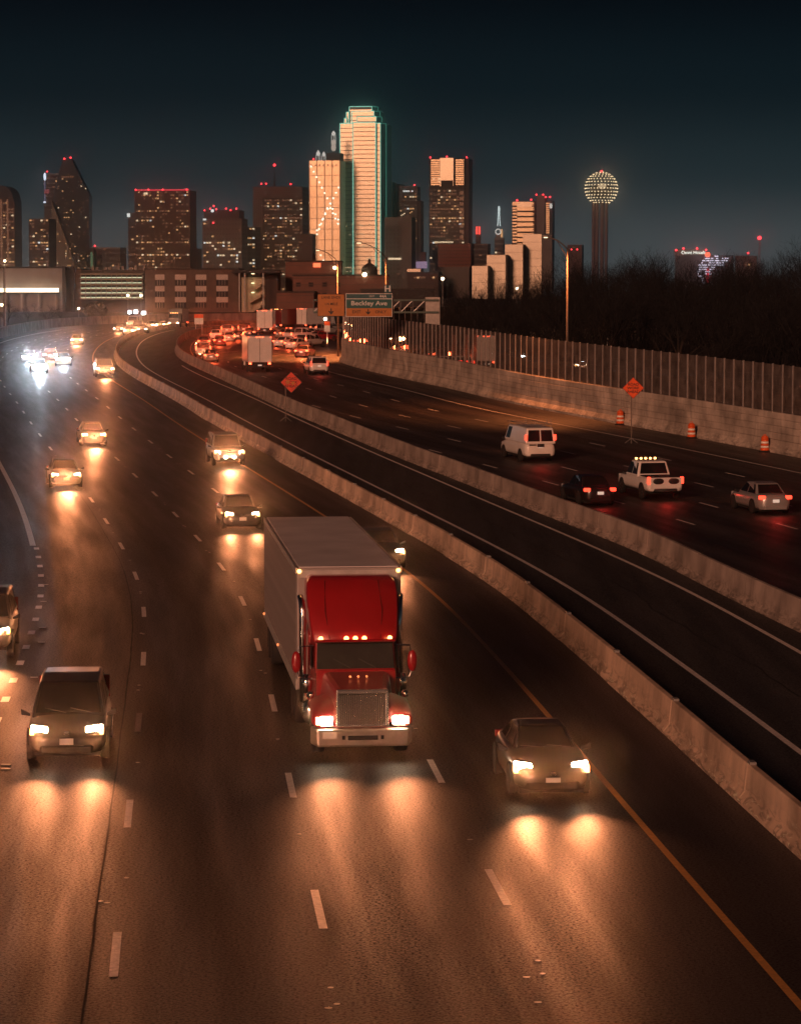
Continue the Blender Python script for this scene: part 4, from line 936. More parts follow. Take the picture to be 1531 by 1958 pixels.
def tree(px, ytop, Y, label, group, name='bare_tree', wide=1.0):
    p = GP(px, ytop, Y); z0 = g(Y)+.05; i = trnd.randrange(len(TREES)); zs = [v.co.z for v in TREES[i][1].vertices] if i not in tree.h else None
    if zs: tree.h[i] = max(zs)
    s = (p.z-z0)/tree.h[i]; r = empty(name, (p.x, Y, z0), trnd.uniform(0, 6.28), label, 'tree', group); r.scale = (s*wide, s*wide, s)
    obj('trunk', TREES[i][0], r); obj('crown', TREES[i][1], r); return r
tree.h = {}
WL_ = 'bare dark winter tree in the wood behind the glass wall'; WG = 'bare trees of the wood behind the glass wall'
def skyl(x):       # outline of the wood in the photograph
    return np.interp(x, [740, 800, 860, 900, 935, 960, 1000, 1040, 1075, 1100, 1150, 1185, 1230, 1262, 1290, 1330, 1372, 1420, 1450, 1480, 1510, 1540, 1620],
                        [604, 585, 560, 535, 522, 545, 525, 515, 500, 482, 496, 492, 480, 470, 492, 500, 486, 500, 505, 498, 470, 462, 450])
for row, (Y, dx, drop) in enumerate(((225, 42, 36), (250, 38, 18), (282, 34, 4), (320, 30, -6), (362, 28, -12), (335, 30, -4))):
    x = 770+row*13 if row > 1 else (940 if row == 0 else 850)
    while x < 1600:
        xx = x+trnd.uniform(-12, 12); Yj = Y+trnd.uniform(-9, 9); P0 = GP(xx, 600, Yj)
        if RW.near(P0.x, Yj)[2] > 4.5: tree(xx, skyl(xx)+drop+trnd.uniform(-6, 14), Yj, WL_, WG, wide=trnd.uniform(.95, 1.3))
        x += dx*trnd.uniform(.8, 1.2)
tree(932, 518, 300, 'forked bare tree standing out against the pale lit blocks', WG, wide=.9); tree(1008, 512, 300, 'bare tree before the tallest pale lit block', WG, wide=.9); tree(870, 528, 310, 'bare tree beside the red brick block', WG, wide=.9)
for x, yt, Y in ((15, 566, 470), (50, 572, 480), (85, 574, 500), (118, 580, 520)): tree(x, yt, Y, 'bare dark tree on the bank below the lit canopy', 'trees on the bank at the left', wide=1.4)
# undergrowth: a mass nobody could count
m = MB(); rnd = random.Random(2)
for i in range(15000):
    Y = rnd.uniform(165, 372); X = rnd.uniform(-8, 75)
    if i % 9 == 0: continue
    k = RW.near(X, Y)[2]
    if k < 2.2: continue
    h = rnd.uniform(.6, 2.6)+min(1.6, k*.04); z = g(Y)+.1; a = rnd.uniform(-.6, .6); b2 = rnd.uniform(-.6, .6); n = len(m.v); w2 = rnd.uniform(.015, .05)
    m.v += [(X-w2, Y, z), (X+w2, Y+w2, z), (X+w2*.3, Y-w2, z), (X+a, Y+b2, z+h)]; m.f += [(n, n+1, n+3), (n+1, n+2, n+3), (n+2, n, n+3)]
tag(m.build('undergrowth', M_twig, None, fix=False), 'tangled dark brush under the bare trees', 'undergrowth', None, 'stuff')
def bush(px, ytop, Y, rw, label):
    p = GP(px, ytop, Y); z0 = g(Y)+.05; r = empty('bush', (p.x, Y, z0), 0, label, 'bush'); h = p.z-z0; m = MB(); rnd = random.Random(int(px))
    for i in range(2600):
        u = Vector((rnd.gauss(0, 1), rnd.gauss(0, 1), rnd.gauss(0, 1))).normalized()*rnd.uniform(.75, 1.02); c = Vector((u.x*rw, u.y*rw*.8, h*.5+u.z*h*.5)); n = len(m.v)
        e = Vector((rnd.uniform(-1, 1), rnd.uniform(-1, 1), rnd.uniform(-1, 1)))*.28; f = Vector((rnd.uniform(-1, 1), rnd.uniform(-1, 1), rnd.uniform(-1, 1)))*.28
        m.v += [tuple(c-e), tuple(c+f), tuple(c+e), tuple(c-f)]; m.f.append((n, n+1, n+2, n+3))
    m.build('foliage', mat('evergreen_leaves', (.035, .045, .028), .8), r, fix=False); MB().tube([(0, 0, 0), (0, 0, h*.5)], .15, 6).build('stem', M_bark, r)
bush(182, 578, 610, 2.6, 'round evergreen bush above the parapet')

# ------------------------------------------------------------ town: low buildings behind the road
TY = 880.0; TZ = g(900)-.4
M_b1 = mat('pale_block_wall', (.28, .25, .23), .85, var=.2, scale=.15); M_b2 = mat('brown_brick_wall', (.13, .09, .075), .9, var=.2, scale=.6); M_b3 = mat('brick_red_brown', (.19, .095, .075), .9, var=.22, scale=.25)
M_b4 = mat('dark_block_wall', (.05, .045, .045), .9); M_span = mat('pale_spandrel', (.58, .50, .46), .6); M_win = mat('window_dark_glass', (.02, .022, .025), .12)
M_tubew = glow('canopy_light', (1.0, .80, .55), 3.2, True); M_tubeg = glow('garage_light', (.85, 1.0, .60), .9, True); M_room = glow('lit_room', (1.0, .62, .30), 1.0)
def low(name, x0, x1, ytop, Y, depth, m_, label, cat='building'):
    p0, p1 = GP(x0, ytop, Y), GP(x1, ytop, Y); r = empty(name, ((p0.x+p1.x)/2, Y, TZ), 0, label, cat); w_ = p1.x-p0.x; h = p0.z-TZ
    B(-w_/2, w_/2, 0, depth, 0, h).build('wall', m_, r); B(-w_/2-.2, w_/2+.2, -.2, depth+.2, h, h+.5).build('roof', M_b4, r)
    def L(x, y): q = GP(x, y, Y); return q.x-r.location.x, q.z-TZ
    return r, w_, h, L
r, w_, h, L = low('warehouse', -40, 120, 513, TY, 30, M_b1, 'wide pale warehouse with a long lit canopy at the far left')
a, b = L(-38, 560), L(114, 551)
B(a[0], b[0], -2.6, -1.7, a[1]+.25, b[1]).build('lit_canopy', M_tubew, r); B(a[0], b[0], -2.6, 0, a[1]-.3, a[1]).build('canopy_slab', M_b4, r)
for x in range(5): q = L(-20+x*32, 600); B(q[0]-.2, q[0]+.2, -2.4, -2.0, 0, a[1]-.3).build('canopy_post', M_steel, r)
for x in (123, 140): q = L(x, 520); B(q[0]-.5, q[0]+.5, -1, 0, 0, h+.6).build('pier', M_b4, r)
low('annex', 121, 158, 516, TY+6, 24, M_b2, 'narrow dark annex between warehouse and garage')
r, w_, h, L = low('parking_garage', 156, 276, 519, TY+3, 30, M_b4, 'open parking garage with greenish lit floors')
M_deck = mat('garage_deck', (.30, .27, .20), .8)
ys = [523, 533, 543, 552, 561, 570]
for i, y in enumerate(ys):
    a, b = L(158, y+2.5), L(275, y); B(a[0], b[0], -5, -.02, a[1], b[1]).build('deck', M_deck, r)
    if i < 5:
        B(a[0], b[0], -4.6, -4.45, b[1]-1.5, b[1]-1.2).build('tube_light', M_tubeg, r)
        for k in range(13): x = a[0]+(b[0]-a[0])*k/12; B(x-.14, x+.14, -4.9, -4.6, L(0, ys[i+1])[1], a[1]).build('column', M_deck, r)
for k in range(14): x = -w_/2+2+k*1.4; B(x-.45, x+.45, 3, 4.5, h+.5, h+.5+random.uniform(.8, 1.6)).build('parked_roof_unit', M_b1, r) if k % 3 else None
r, w_, h, L = low('office_block', 277, 457, 516, TY, 26, M_b2, 'brown brick block with columns of pale panels and windows')
for (x0, x1) in ((297, 315), (335, 356), (374.5, 395), (414, 436)):
    for y in (525, 547, 568):
        a, b = L(x0, y+10), L(x1, y); B(a[0], b[0], -.25, .0, a[1], b[1]).build('spandrel_panel', M_span, r)
        a, b = L(x0, y+20.5), L(x1, y+10.5); wn = B(a[0], b[0], -.08, 0.0, a[1], b[1]).build('window', M_win, r)
        for k in range(1, 4): x = a[0]+(b[0]-a[0])*k/4; B(x-.06, x+.06, -.2, -.08, a[1], b[1]).build('mullion', M_span, wn)
r, w_, h, L = low('stair_building', 456, 531, 522, TY+2, 22, M_b4, 'dark building with a lit open staircase')
M_st = mat('stair_concrete', (.52, .44, .32), .7)
a, b = L(462, 600), L(506, 530); B(a[0], b[0], -.3, 0, a[1]+.2, b[1]).build('stair_back_wall', M_st, r)
for k in range(3):
    a, b = L(478, 600-k*20), L(500, 588-k*20)
    MB().hexa([(a[0], -3, a[1]), (b[0], -3, b[1]), (b[0], -.4, b[1]), (a[0], -.4, a[1]), (a[0], -3, a[1]+.9), (b[0], -3, b[1]+.9), (b[0], -.4, b[1]+.9), (a[0], -.4, a[1]+.9)]).build('stair_flight', M_st, r)
    q = L(484, 566-k*18); B(q[0]-.5, q[0]+.5, -1.2, -.6, q[1]+1, q[1]+1.25).build('stair_lamp', glow('stair_light', (1, .78, .42), 3.0, True), r)
q = L(445, 519); B(q[0], w_/2+1, -6, 3, h, h+.9).build('overhang', M_b4, r)
for x in (460, 470, 505): q = L(x, 600); B(q[0]-.2, q[0]+.2, -5.5, -5.1, 0, h).build('post', M_steel, r)
def brick(name, x0, x1, ytop, Y, d, label, m_=None, bands=6, yb=600):
    r, w_, h, L = low(name, x0, x1, ytop, Y, d, m_ or M_b3, label)
    for k in range(bands): z = h*(k+.6)/bands; B(-w_/2-.12, w_/2+.12, -.12, -.002, z-.12, z+.12).build('string_course', M_b2, r)
    return r, w_, h, L
r, w_, h, L = brick('brick_warehouse', 560, 742, 528, TY-20, 28, 'long brown brick warehouse behind the overhead signs')
for i, x in enumerate((566, 590, 616, 642)):
    for y in (540, 560): a, b = L(x, y+8), L(x+9, y); B(a[0], b[0], -.10, -.01, a[1], b[1]).build('window', M_win, r)
q = L(706, 527); MB().lathe([(2.6, 0), (2.6, 1.5), (2.2, 2.6), (1.2, 3.4), (.5, 3.8), (.5, 4.6), (.1, 5.2)], 12, 'z', (q[0], 3, h+.4)).build('cupola', M_b4, r, True)
q = L(697, 525); MB().ball((q[0], -.5, q[1]), .75, 10, 6).build('roof_lamp', glow('roof_lamp_warm', (1, .70, .38), 9), r, True)
r, w_, h, L = brick('brick_mill', 546, 652, 501, TY+30, 25, 'stepped brick mill with a red lit roof sign')
a, b = L(599, 511), L(613, 503); B(a[0], b[0], -.6, 0, a[1], b[1]).build('roof_sign', glow('red_sign', (1, .16, .06), 2.2), r)
q = L(640, 512); MB().ball((q[0], -.5, q[1]), .6, 8, 6).build('wall_lamp', MATS['roof_lamp_warm'], r, True)
brick('brick_shed', 529, 600, 560, TY-40, 20, 'low brick shed below the stepped mill', M_b3, 3)
low('dark_shed', 690, 830, 555, TY-60, 20, M_b4, 'black shed beneath the green outlined tower')
# ------------------------------------------------------------ skyline
DZ = g(900)-.4
M_lw = [glow('lit_window_amber', (1.0, .50, .20), 1.1), glow('lit_window_cream', (1.0, .74, .45), 1.6), glow('lit_window_dim', (1.0, .36, .17), .22), glow('lit_window_white', (.95, 1.0, .95), 1.5)]
M_red_b = glow('red_beacon', (1.0, .04, .05), 6)
M_tg = mat('tower_dark_glass', (.022, .022, .025), .3, .1, var=.2, scale=.02); M_tgb = mat('tower_blue_glass', (.012, .022, .028), .3, .1, var=.15, scale=.02)
M_tb = mat('tower_brown_stone', (.10, .055, .045), .7, var=.2, scale=.03); M_tgy = mat('tower_grey_stone', (.17, .15, .14), .7, var=.15, scale=.03); M_tgd = mat('tower_dark_stone', (.045, .035, .033), .7, var=.2, scale=.03)
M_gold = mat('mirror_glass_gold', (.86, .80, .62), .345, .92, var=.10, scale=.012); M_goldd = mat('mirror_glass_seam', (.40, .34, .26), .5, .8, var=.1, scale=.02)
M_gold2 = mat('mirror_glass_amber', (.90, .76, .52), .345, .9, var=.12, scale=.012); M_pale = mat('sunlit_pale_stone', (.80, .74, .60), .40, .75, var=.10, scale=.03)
M_tred = mat('tower_red_brick', (.26, .09, .06), .7, var=.15, scale=.05)
M_green = glow('argon_green_tube', (.42, 1.0, .74), 1.25)
def TP(x, y, Y): return pixY(x, y, Y)
def tower(name, label, x0, x1, ytop, Y=3800., d=40., core=M_tg, band=None, mull=None, lit=None, yaw=-9., beacons=(), seed=1, roof=None, parent=None, ybase=None, sides=True):
    p0, p1 = TP(x0, ytop, Y), TP(x1, ytop, Y); w_ = p1.x-p0.x; zb = DZ if ybase is None else TP(x0, ybase, Y).z; h = p0.z-zb
    if parent is None: r = empty(name, ((p0.x+p1.x)/2, Y, zb), R(yaw), label, 'building'); off = Vector((0, 0, 0))
    else: r = parent; off = Vector(((p0.x+p1.x)/2, Y, zb))-r.location
    cb = B(-w_/2, w_/2, 0, d, 0, h); cb.v = [tuple(Vector(v)+off) for v in cb.v]; cb.build('block', core, r)
    rnd = random.Random(seed)
    def put(mb, nm, mt, stuff=True):
        if not mb.v: return
        mb.v = [tuple(Vector(v)+off) for v in mb.v]; o = mb.build(nm, mt, r, fix=False)
        if stuff: o['kind'] = 'stuff'
        return o
    fl = 4.2; cs = 3.6
    if band:
        m = MB(); bs = band[0]*1.6; n = int(h/bs)
        for i in range(n+1):
            z = h-i*bs; e = band[2]
            if z-band[1]*1.9 > 0: m.box(-w_/2-e, w_/2+e, -e, d+e, z-band[1]*1.9, z)
        put(m, 'floor_bands', band[3])
    if mull:
        m = MB(); n = max(1, int(w_/(mull[0]*1.45))); e = mull[2]
        for i in range(n+1): x = -w_/2+w_*i/n; m.box(x-mull[1]*.8, x+mull[1]*.8, -e, .0, 0, h)
        put(m, 'mullions', mull[3])
    if lit:
        ms = [MB() for _ in M_lw]; nf = int(h/fl); nc = max(2, int(w_/cs)); wt = lit[1]
        for f in range(nf):
            z = h-(f+1)*fl; row = rnd.random() < lit[2] if len(lit) > 2 else False
            run = 0
            for c in range(nc):
                if run: run -= 1; on = True
                else:
                    on = rnd.random() < (lit[0]*4 if row else lit[0])
                    if on and rnd.random() < .35: run = rnd.randrange(1, 4)
                if on:
                    k = rnd.choices(range(4), wt)[0]; x = -w_/2+w_*(c+.5)/nc; hw = w_/nc*.36
                    ms[k].box(x-hw, x+hw, -1.0, -.2, z+fl*.18, z+fl*.66)
        for k, m in enumerate(ms): put(m, 'lit_windows', M_lw[k])
    for bx, by in beacons:
        q = TP(bx, by, Y)-(Vector(r.location)); MB().ball((q.x, q.y+1, q.z), 1.35, 8, 6).build('beacon', M_red_b, r, True)
        MB().tube([(q.x, q.y+1, min(q.z, off.z+h)-.5), (q.x, q.y+1, q.z)], .25, 5).build('beacon_mast', M_tgd, r)
    return r, w_, h, off
def add(parent, name, x0, x1, y0, y1, Y, fr, back, m_, stuff=False):
    a, b = TP(x0, y1, Y)-parent.location, TP(x1, y0, Y)-parent.location; o = B(a.x, b.x, fr, back, a.z, b.z).build(name, m_, parent); return o
W1 = (5, 1.6, 16, .3); W2 = (3, 4, 5, 1); W3 = (1, 1, 6, 0)
# far left
r, w_, h, _ = tower('round_topped_tower', 'dark round-shouldered tower cut by the left picture edge', -22, 28, 385, 3700, 35, M_tgd, (4.0, 1.2, .4, M_tb), (4.6, 1.3, .8, M_tb), (.40, W1))
m = MB(); P = [(-w_/2+w_*i/12, 0, h+w_*.60*math.sqrt(max(0, 1-((i-6)/6)**2))) for i in range(13)]; m.prism([(w_/2, 0, h), (-w_/2, 0, h)][::-1]+P[::-1], (0, 35, 0)); m.build('barrel_roof', M_tgd, r)
for i in range(3): x = -w_/2+w_*(.25+.25*i); B(x-1.2, x+1.2, -1.2, .1, 0, h*1.02).build('lit_shaft', M_lw[2], r)
tower('slab_tower', 'low brown tower left of the pointed glass tower', 56, 94, 418, 3600, 35, M_tgd, (4.0, 1.0, .4, M_tb), (3.6, .8, .6, M_tgd), (.30, W1, .1), seed=4)
r, w_, h, _ = tower('sign_tower', 'slim tower with a white oval sign and bluish edge light', 84, 112, 332, 3950, 30, M_tgd, (4, 1, .3, M_tgb), None, (.05, W1), seed=5, beacons=((90, 328),))
q = TP(86.5, 338, 3950)-r.location; MB().ball((q.x, -1.5, q.z), 2.0, 10, 8, sy=.3, sz=3.0).build('oval_sign', glow('cool_sign', (.75, .85, 1.0), 2.2), r, True)
for y0, y1, m_ in ((347, 364, 1), (362, 370, 0), (371, 386, 1)): add(r, 'edge_light', 85, 87.5 if m_ else 95, y0, y1, 3950, -1.5, -.5, glow('edge_blue', (.25, .33, .60), .35) if m_ else glow('edge_red', (.6, .08, .12), .4))
add(r, 'edge_light', 84, 88, 385, 388, 3950, -1.8, -.6, MATS['cool_sign'])
# pointed glass prism
r = empty('pointed_glass_tower', TP(135, 560, 3750), 0, 'pointed dark glass tower with slanted crystal-like faces', 'building'); r.location.z = DZ
def PT(x, y, dy=0): q = TP(x, y, 3750)-r.location; return (q.x, dy, q.z)
bz = 556
m = MB(); fr = [PT(100, bz), PT(171, bz), PT(171, 374), PT(137, 305), PT(121, 305), PT(112, 335), PT(100, 384)]
m.prism(fr, (0, 34, 0)); m.build('prism', M_tgb, r)
m = MB(); q = [PT(100.5, bz, -.5), PT(164, bz, -.5), PT(101, 384, -.5)]; m.prism(q, (0, -9, 0)); m.build('slanted_face', mat('slanted_glass', (.15, .15, .13), .5, .3, var=.2, scale=.02), r)
ms = [MB() for _ in M_lw]; rnd = random.Random(12)
for y in np.arange(332, 512, 4.6):
    for x in np.arange(103, 169, 4.0):
        inside = y > 305+(x-137)*2.03 and y > 384-(x-100)*4.0
        slant = y > 384+(x-101)*2.05
        if inside and rnd.random() < (.20 if y > 380 else .06):
            k = rnd.choices(range(4), W1)[0]; a = PT(x, y+1.9); b = PT(x+2.6, y); f = -10.2 if slant else -.9; ms[k].box(a[0], b[0], f, f+.6, a[2], b[2])
for x in (118, 122, 126, 130, 134, 138): a = PT(x, 340); b = PT(x+3, 336.5); ms[2].box(a[0], b[0], -1, -.3, a[2], b[2])
for k, m in enumerate(ms):
    if m.v: m.build('lit_windows', M_lw[k], r, fix=False)['kind'] = 'stuff'
for x, y in ((122, 303), (134, 301)): q = PT(x, y); MB().ball((q[0], 10, q[2]), 1.4, 8, 6).build('beacon', M_red_b, r, True)
tower('gear_roofed_block', 'low dark block right of the pointed tower', 175, 231, 473, 3500, 30, M_tgd, (4, 1, .3, M_tgb), None, (.03, W3), seed=6, beacons=((181, 470),))
r, *_ = tower('green_strip_tower', 'narrow block with a dim green light strip', 171, 180, 478, 3480, 12, M_tgd); add(r, 'green_strip', 174, 178, 482, 512, 3480, -.8, -.1, glow('dim_green', (.12, .45, .22), .35))
add(r, 'roof_unit', 172, 179, 474, 479, 3480, 0, 8, M_tgd)
# broad red-topped tower
tower('broad_brown_tower', 'broad dark tower with a red light line along its flat roof', 258, 363, 364, 3650, 42, M_tgd, (4.0, .9, .35, M_tb), (4.3, 1.5, 1.0, M_tb), (.22, W1, .12), seed=9)
r = bpy.data.objects['broad_brown_tower']; add(r, 'red_roof_line', 258, 363, 362, 364.6, 3650, -1.4, -.6, glow('red_line', (1, .03, .07), 1.2))
for x in (259, 284, 312, 359): q = TP(x, 362.5, 3650)-r.location; MB().ball((q.x, -1.6, q.z), 1.3, 8, 6).build('beacon', M_red_b, r, True)
add(r, 'lit_window', 275, 282, 368, 372, 3650, -2, -.5, M_lw[1])
r, *_ = tower('side_tower', 'narrow dark tower at the left side of the broad red-topped tower', 245, 262, 407, 3700, 40, M_tgd, (4, .9, .3, M_tb), None, (.05, W1), seed=10); add(r, 'corner_lamp', 243.5, 249, 408, 415, 3700, -1.5, -.3, M_lw[3])
tower('low_tower', 'small dark tower right behind the broad red-topped tower', 352, 377, 475, 3700, 30, M_tgd, seed=11)
# grey tower with beacons
r, *_ = tower('grey_ribbed_tower', 'grey ribbed tower with a black roof box and red beacons', 388, 462, 418, 3600, 40, M_tgy, (4, 1.2, .3, M_tgd), (2.9, 1.1, .9, M_tgy), (.10, W2, .12), seed=13)
add(r, 'roof_box', 388, 457, 402, 418, 3600, 3, 36, M_tgd)
for x, y in ((391, 402), (402, 399), (409, 394), (414, 400), (433, 399), (442, 402), (453, 399), (408, 426)): q = TP(x, y, 3600)-r.location; MB().ball((q.x, -1.2, q.z), 1.25, 8, 6).build('beacon', M_red_b, r, True)
q = TP(406.5, 403, 3600)-r.location; MB().ball((q.x, -1.5, q.z), 2.2, 10, 8).build('roof_lamp', M_lw[3], r, True); add(r, 'corner_lamp', 388, 394, 418, 421, 3600, -2, -.5, M_lw[3])
tower('lower_grey_wing', 'lower dark wing between the ribbed tower and the gate-shaped tower', 460, 488, 434, 3650, 35, M_tgd, (4, 1.0, .3, M_tgy), (3.3, .8, .6, M_tgd), (.10, W2, .15), seed=14)
# gate-shaped tower
r, w_, h, _ = tower('gate_shaped_tower', 'dark tower with an arch-like frame and a mast', 485, 579, 357, 3860, 45, M_tgd, (4, 1.0, .35, M_tg), (3.2, .9, .5, M_tgd), (.24, W1, .1), seed=15, beacons=((499, 351), (508, 351), (556, 352)))
add(r, 'frame_top', 484, 579, 357, 379, 3860, -3, 0.2, M_tb)
for k in range(6): add(r, 'frame_rib', 484, 579, 359+k*3.5, 360.2+k*3.5, 3860, -3.6, -3, M_tgy)
add(r, 'frame_leg', 484, 503, 379, 556, 3860, -3, .2, M_tb)
for k in range(5): add(r, 'frame_rib', 485+k*4, 486.5+k*4, 379, 556, 3860, -3.5, -3, M_tgy)
q = TP(522, 352, 3860)-r.location; t = TP(522, 315, 3860)-r.location; MB().tube([(q.x, 10, q.z-4), (q.x, 10, (q.z+t.z)/2), (q.x, 10, t.z)], [2.0, .9, .5], 6).build('mast', M_tgd, r); MB().ball((t.x, 10, t.z), 2.0, 10, 8).build('beacon', M_red_b, r, True)
tower('slim_dark_tower', 'slim dark tower left of the tower with crossed lights', 572, 593, 373, 3930, 30, M_tgd, (4, 1, .3, M_tg), None, (.04, W1), seed=16, beacons=((583, 371),))
tower('brown_block', 'small brown block below the tower with crossed lights', 572, 596, 447, 3500, 30, M_tb, (4, 1, .3, M_tgd), (4.5, 1.2, .5, M_tb), (.03, W1), seed=17)
# tower with crossed lights
r, w_, h, _ = tower('crossed_lights_tower', 'amber glass tower with two crossing diagonals of lamps', 591, 650, 307, 3750, 45, M_gold2, None, (6.6, .7, .5, M_goldd), None, seed=18, beacons=((599, 304),))
for k in range(8): add(r, 'seam', 591, 650, 335+k*20.5, 336+k*20.5, 3750, -.45, -.1, M_goldd)
for k in range(7): x = 595+k*8; MB().prism([tuple(TP(x-4, 320, 3750)-r.location+Vector((0, -.2, 0))), tuple(TP(x, 313, 3750)-r.location+Vector((0, -.2, 0))), tuple(TP(x+4, 320, 3750)-r.location+Vector((0, -.2, 0))), tuple(TP(x, 316.5, 3750)-r.location+Vector((0, -.2, 0)))], (0, .15, 0)).build('roof_chevron', M_goldd, r)
M_bulb = glow('facade_lamp', (1.0, .90, .70), 4.0)
for i in range(20):
    for x in (594.5+i*5.25, 648-(i-4)*5.25):
        y = 318+i*10.2
        if 592 < x < 649: q = TP(x, y, 3750)-r.location; MB().ball((q.x, -1, q.z), 1.2, 8, 6, sy=.6).build('facade_lamp', M_bulb, r, True)
for i in range(10):
    x = 626-i*4.0; y = 398+i*10.0
    if x > 593: q = TP(x, y, 3750)-r.location; MB().ball((q.x, -1, q.z), 1.2, 8, 6, sy=.6).build('facade_lamp', M_bulb, r, True)
    x = 632+i*5.0
    if x < 649: q = TP(x, y, 3750)-r.location; MB().ball((q.x, -1, q.z), 1.2, 8, 6, sy=.6).build('facade_lamp', M_bulb, r, True)
for i in range(4):
    q = TP(602+i*5.5, 468+i*10, 3750)-r.location; MB().ball((q.x, -1, q.z), 1.2, 8, 6, sy=.6).build('facade_lamp', M_bulb, r, True)
M_spw = glow('spire_white', (1.0, .92, .82), 1.1); M_lat = mat('lattice_dark', (.06, .05, .05), .6)
def spire(x, yb, yt, wpx, body=True):
    q, t = TP(x, yb, 3750)-r.location, TP(x, yt, 3750)-r.location; H = t.z-q.z; wr = wpx/2/FPX*3750
    MB().lathe([(wr*.75, q.z), (wr*.8, q.z+H*.45), (wr*.3, q.z+H*.5)], 8, 'z', (q.x, 12, 0)).build('spire_base', M_lat, r)
    for k in range(4): a = k*math.pi/2+.4; MB().tube([(q.x+wr*math.cos(a), 12+wr*math.sin(a), q.z), (q.x+wr*math.cos(a), 12+wr*math.sin(a), q.z+H*.55)], wr*.13, 5).build('spire_rib', M_spw, r)
    MB().lathe([(wr*.5, q.z+H*.5), (wr, q.z+H*.62), (wr*.95, q.z+H*.75), (wr*.35, q.z+H*.93), (.1, q.z+H)], 10, 'z', (q.x, 12, 0)).build('spire_cap', M_spw, r, True)
spire(605, 308, 286, 8); spire(616, 307, 289, 7)
add(r, 'roof_house', 622, 650, 292, 307, 3750, 6, 30, M_tgd)
q = TP(635, 250, 3750)-r.location
spire(635, 268, 249, 8)
q0_, q1_ = TP(635, 287, 3750)-r.location, TP(635, 266, 3750)-r.location
for k in range(2): MB().ball((q0_.x, 12, q0_.z+(q1_.z-q0_.z)*(.25+.45*k)), 4.0, 10, 8, sx=.9, sy=.9, sz=1.25).build('spire_drum', glow('spire_drum_light', (1.0, .80, .66), .75), r, True)
MB().lathe([(2.2, 0), (1.2, 8)], 6, 'z', (q0_.x, 12, q0_.z-8)).build('spire_base', M_lat, r)
# stepped tower outlined in green
GYT = 3800.
r = empty('stepped_tower', TP(691, 560, GYT), R(-9), 'tallest stepped gold glass tower outlined with green light tubes', 'building'); r.location.z = DZ
def GL(x, y): q = TP(x, y, GYT)-r.location; return q.x, q.z
def stepblk(x0, x1, yt, f, bk, side=7.0, tubes=True, ys=None, yb=575, m_=M_gold, left=True):
    """front face x0..x1, then a dark side face slanting back to x1+side"""
    a, z1 = GL(x0, yt); b, _ = GL(x1, yt); c, _ = GL(x1+side, yt); _, z0 = GL(x0, yb)
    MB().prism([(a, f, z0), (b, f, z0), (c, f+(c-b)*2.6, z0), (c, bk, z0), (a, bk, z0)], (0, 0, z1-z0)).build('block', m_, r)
    fl = 6.2; n = int((z1-max(z0, 0))/fl); mb = MB()
    for i in range(1, n):
        z = z1-i*fl; mb.box(a+.2, b-.2, f-.25, f, z-1.1, z)
    o = mb.build('floor_seams', M_goldd, r, fix=False); o['kind'] = 'stuff'
    # the side's shade is put into colour: dark glass over the gold
    MB().prism([(b+.3, f+.5, z0), (c+.15, f+(c-b)*2.6+.2, z0), (c+.15, bk, z0), (b+.4, bk-.1, z0)], (0, 0, z1-z0+.1)).build('painted_shade_side', M_tgb, r)
    if tubes:
        T = .62
        zb_ = GL(0, ys)[1] if ys else z0
        tl = [[(a, f-.6, zb_), (a, f-.6, z1)], [(a, f-.6, z1), (b, f-.6, z1)], [(b, f-.6, z0 if not ys else zb_), (b, f-.6, z1)], [(b, f-.6, z1), (c+.4, f+(c-b)*2.6-.4, z1)], [(c+.4, f+(c-b)*2.6-.4, z0 if not ys else zb_), (c+.4, f+(c-b)*2.6-.4, z1)]]
        for k, t in enumerate(tl):
            if k == 0 and not left: continue
            MB().tube(t, T, 6).build('light_tube', M_green if k < 3 else glow('argon_green_dim', (.10, .62, .45), .45), r)
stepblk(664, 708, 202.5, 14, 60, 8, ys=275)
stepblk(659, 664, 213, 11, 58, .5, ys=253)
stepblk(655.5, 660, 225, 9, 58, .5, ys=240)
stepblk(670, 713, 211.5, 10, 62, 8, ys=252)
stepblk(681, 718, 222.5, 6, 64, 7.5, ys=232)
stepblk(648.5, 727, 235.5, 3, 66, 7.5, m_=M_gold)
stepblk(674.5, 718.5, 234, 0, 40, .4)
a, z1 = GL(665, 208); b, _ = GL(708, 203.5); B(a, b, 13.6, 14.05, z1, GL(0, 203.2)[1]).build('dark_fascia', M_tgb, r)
ml = MB(); rnd = random.Random(3)
for _ in range(46):
    x = rnd.uniform(652, 712); y = rnd.choice([430, 447, 470, 493, 512, 518])+rnd.uniform(-2, 2); a, z0 = GL(x, y+1.4); b, z1 = GL(x+rnd.uniform(2, 5), y); ml.box(a, b, -.7 if x > 675 else 2.3, 3.1, z0, z1)
ml.build('lit_windows', glow('gold_window', (1, .68, .38), .9), r, fix=False)['kind'] = 'stuff'
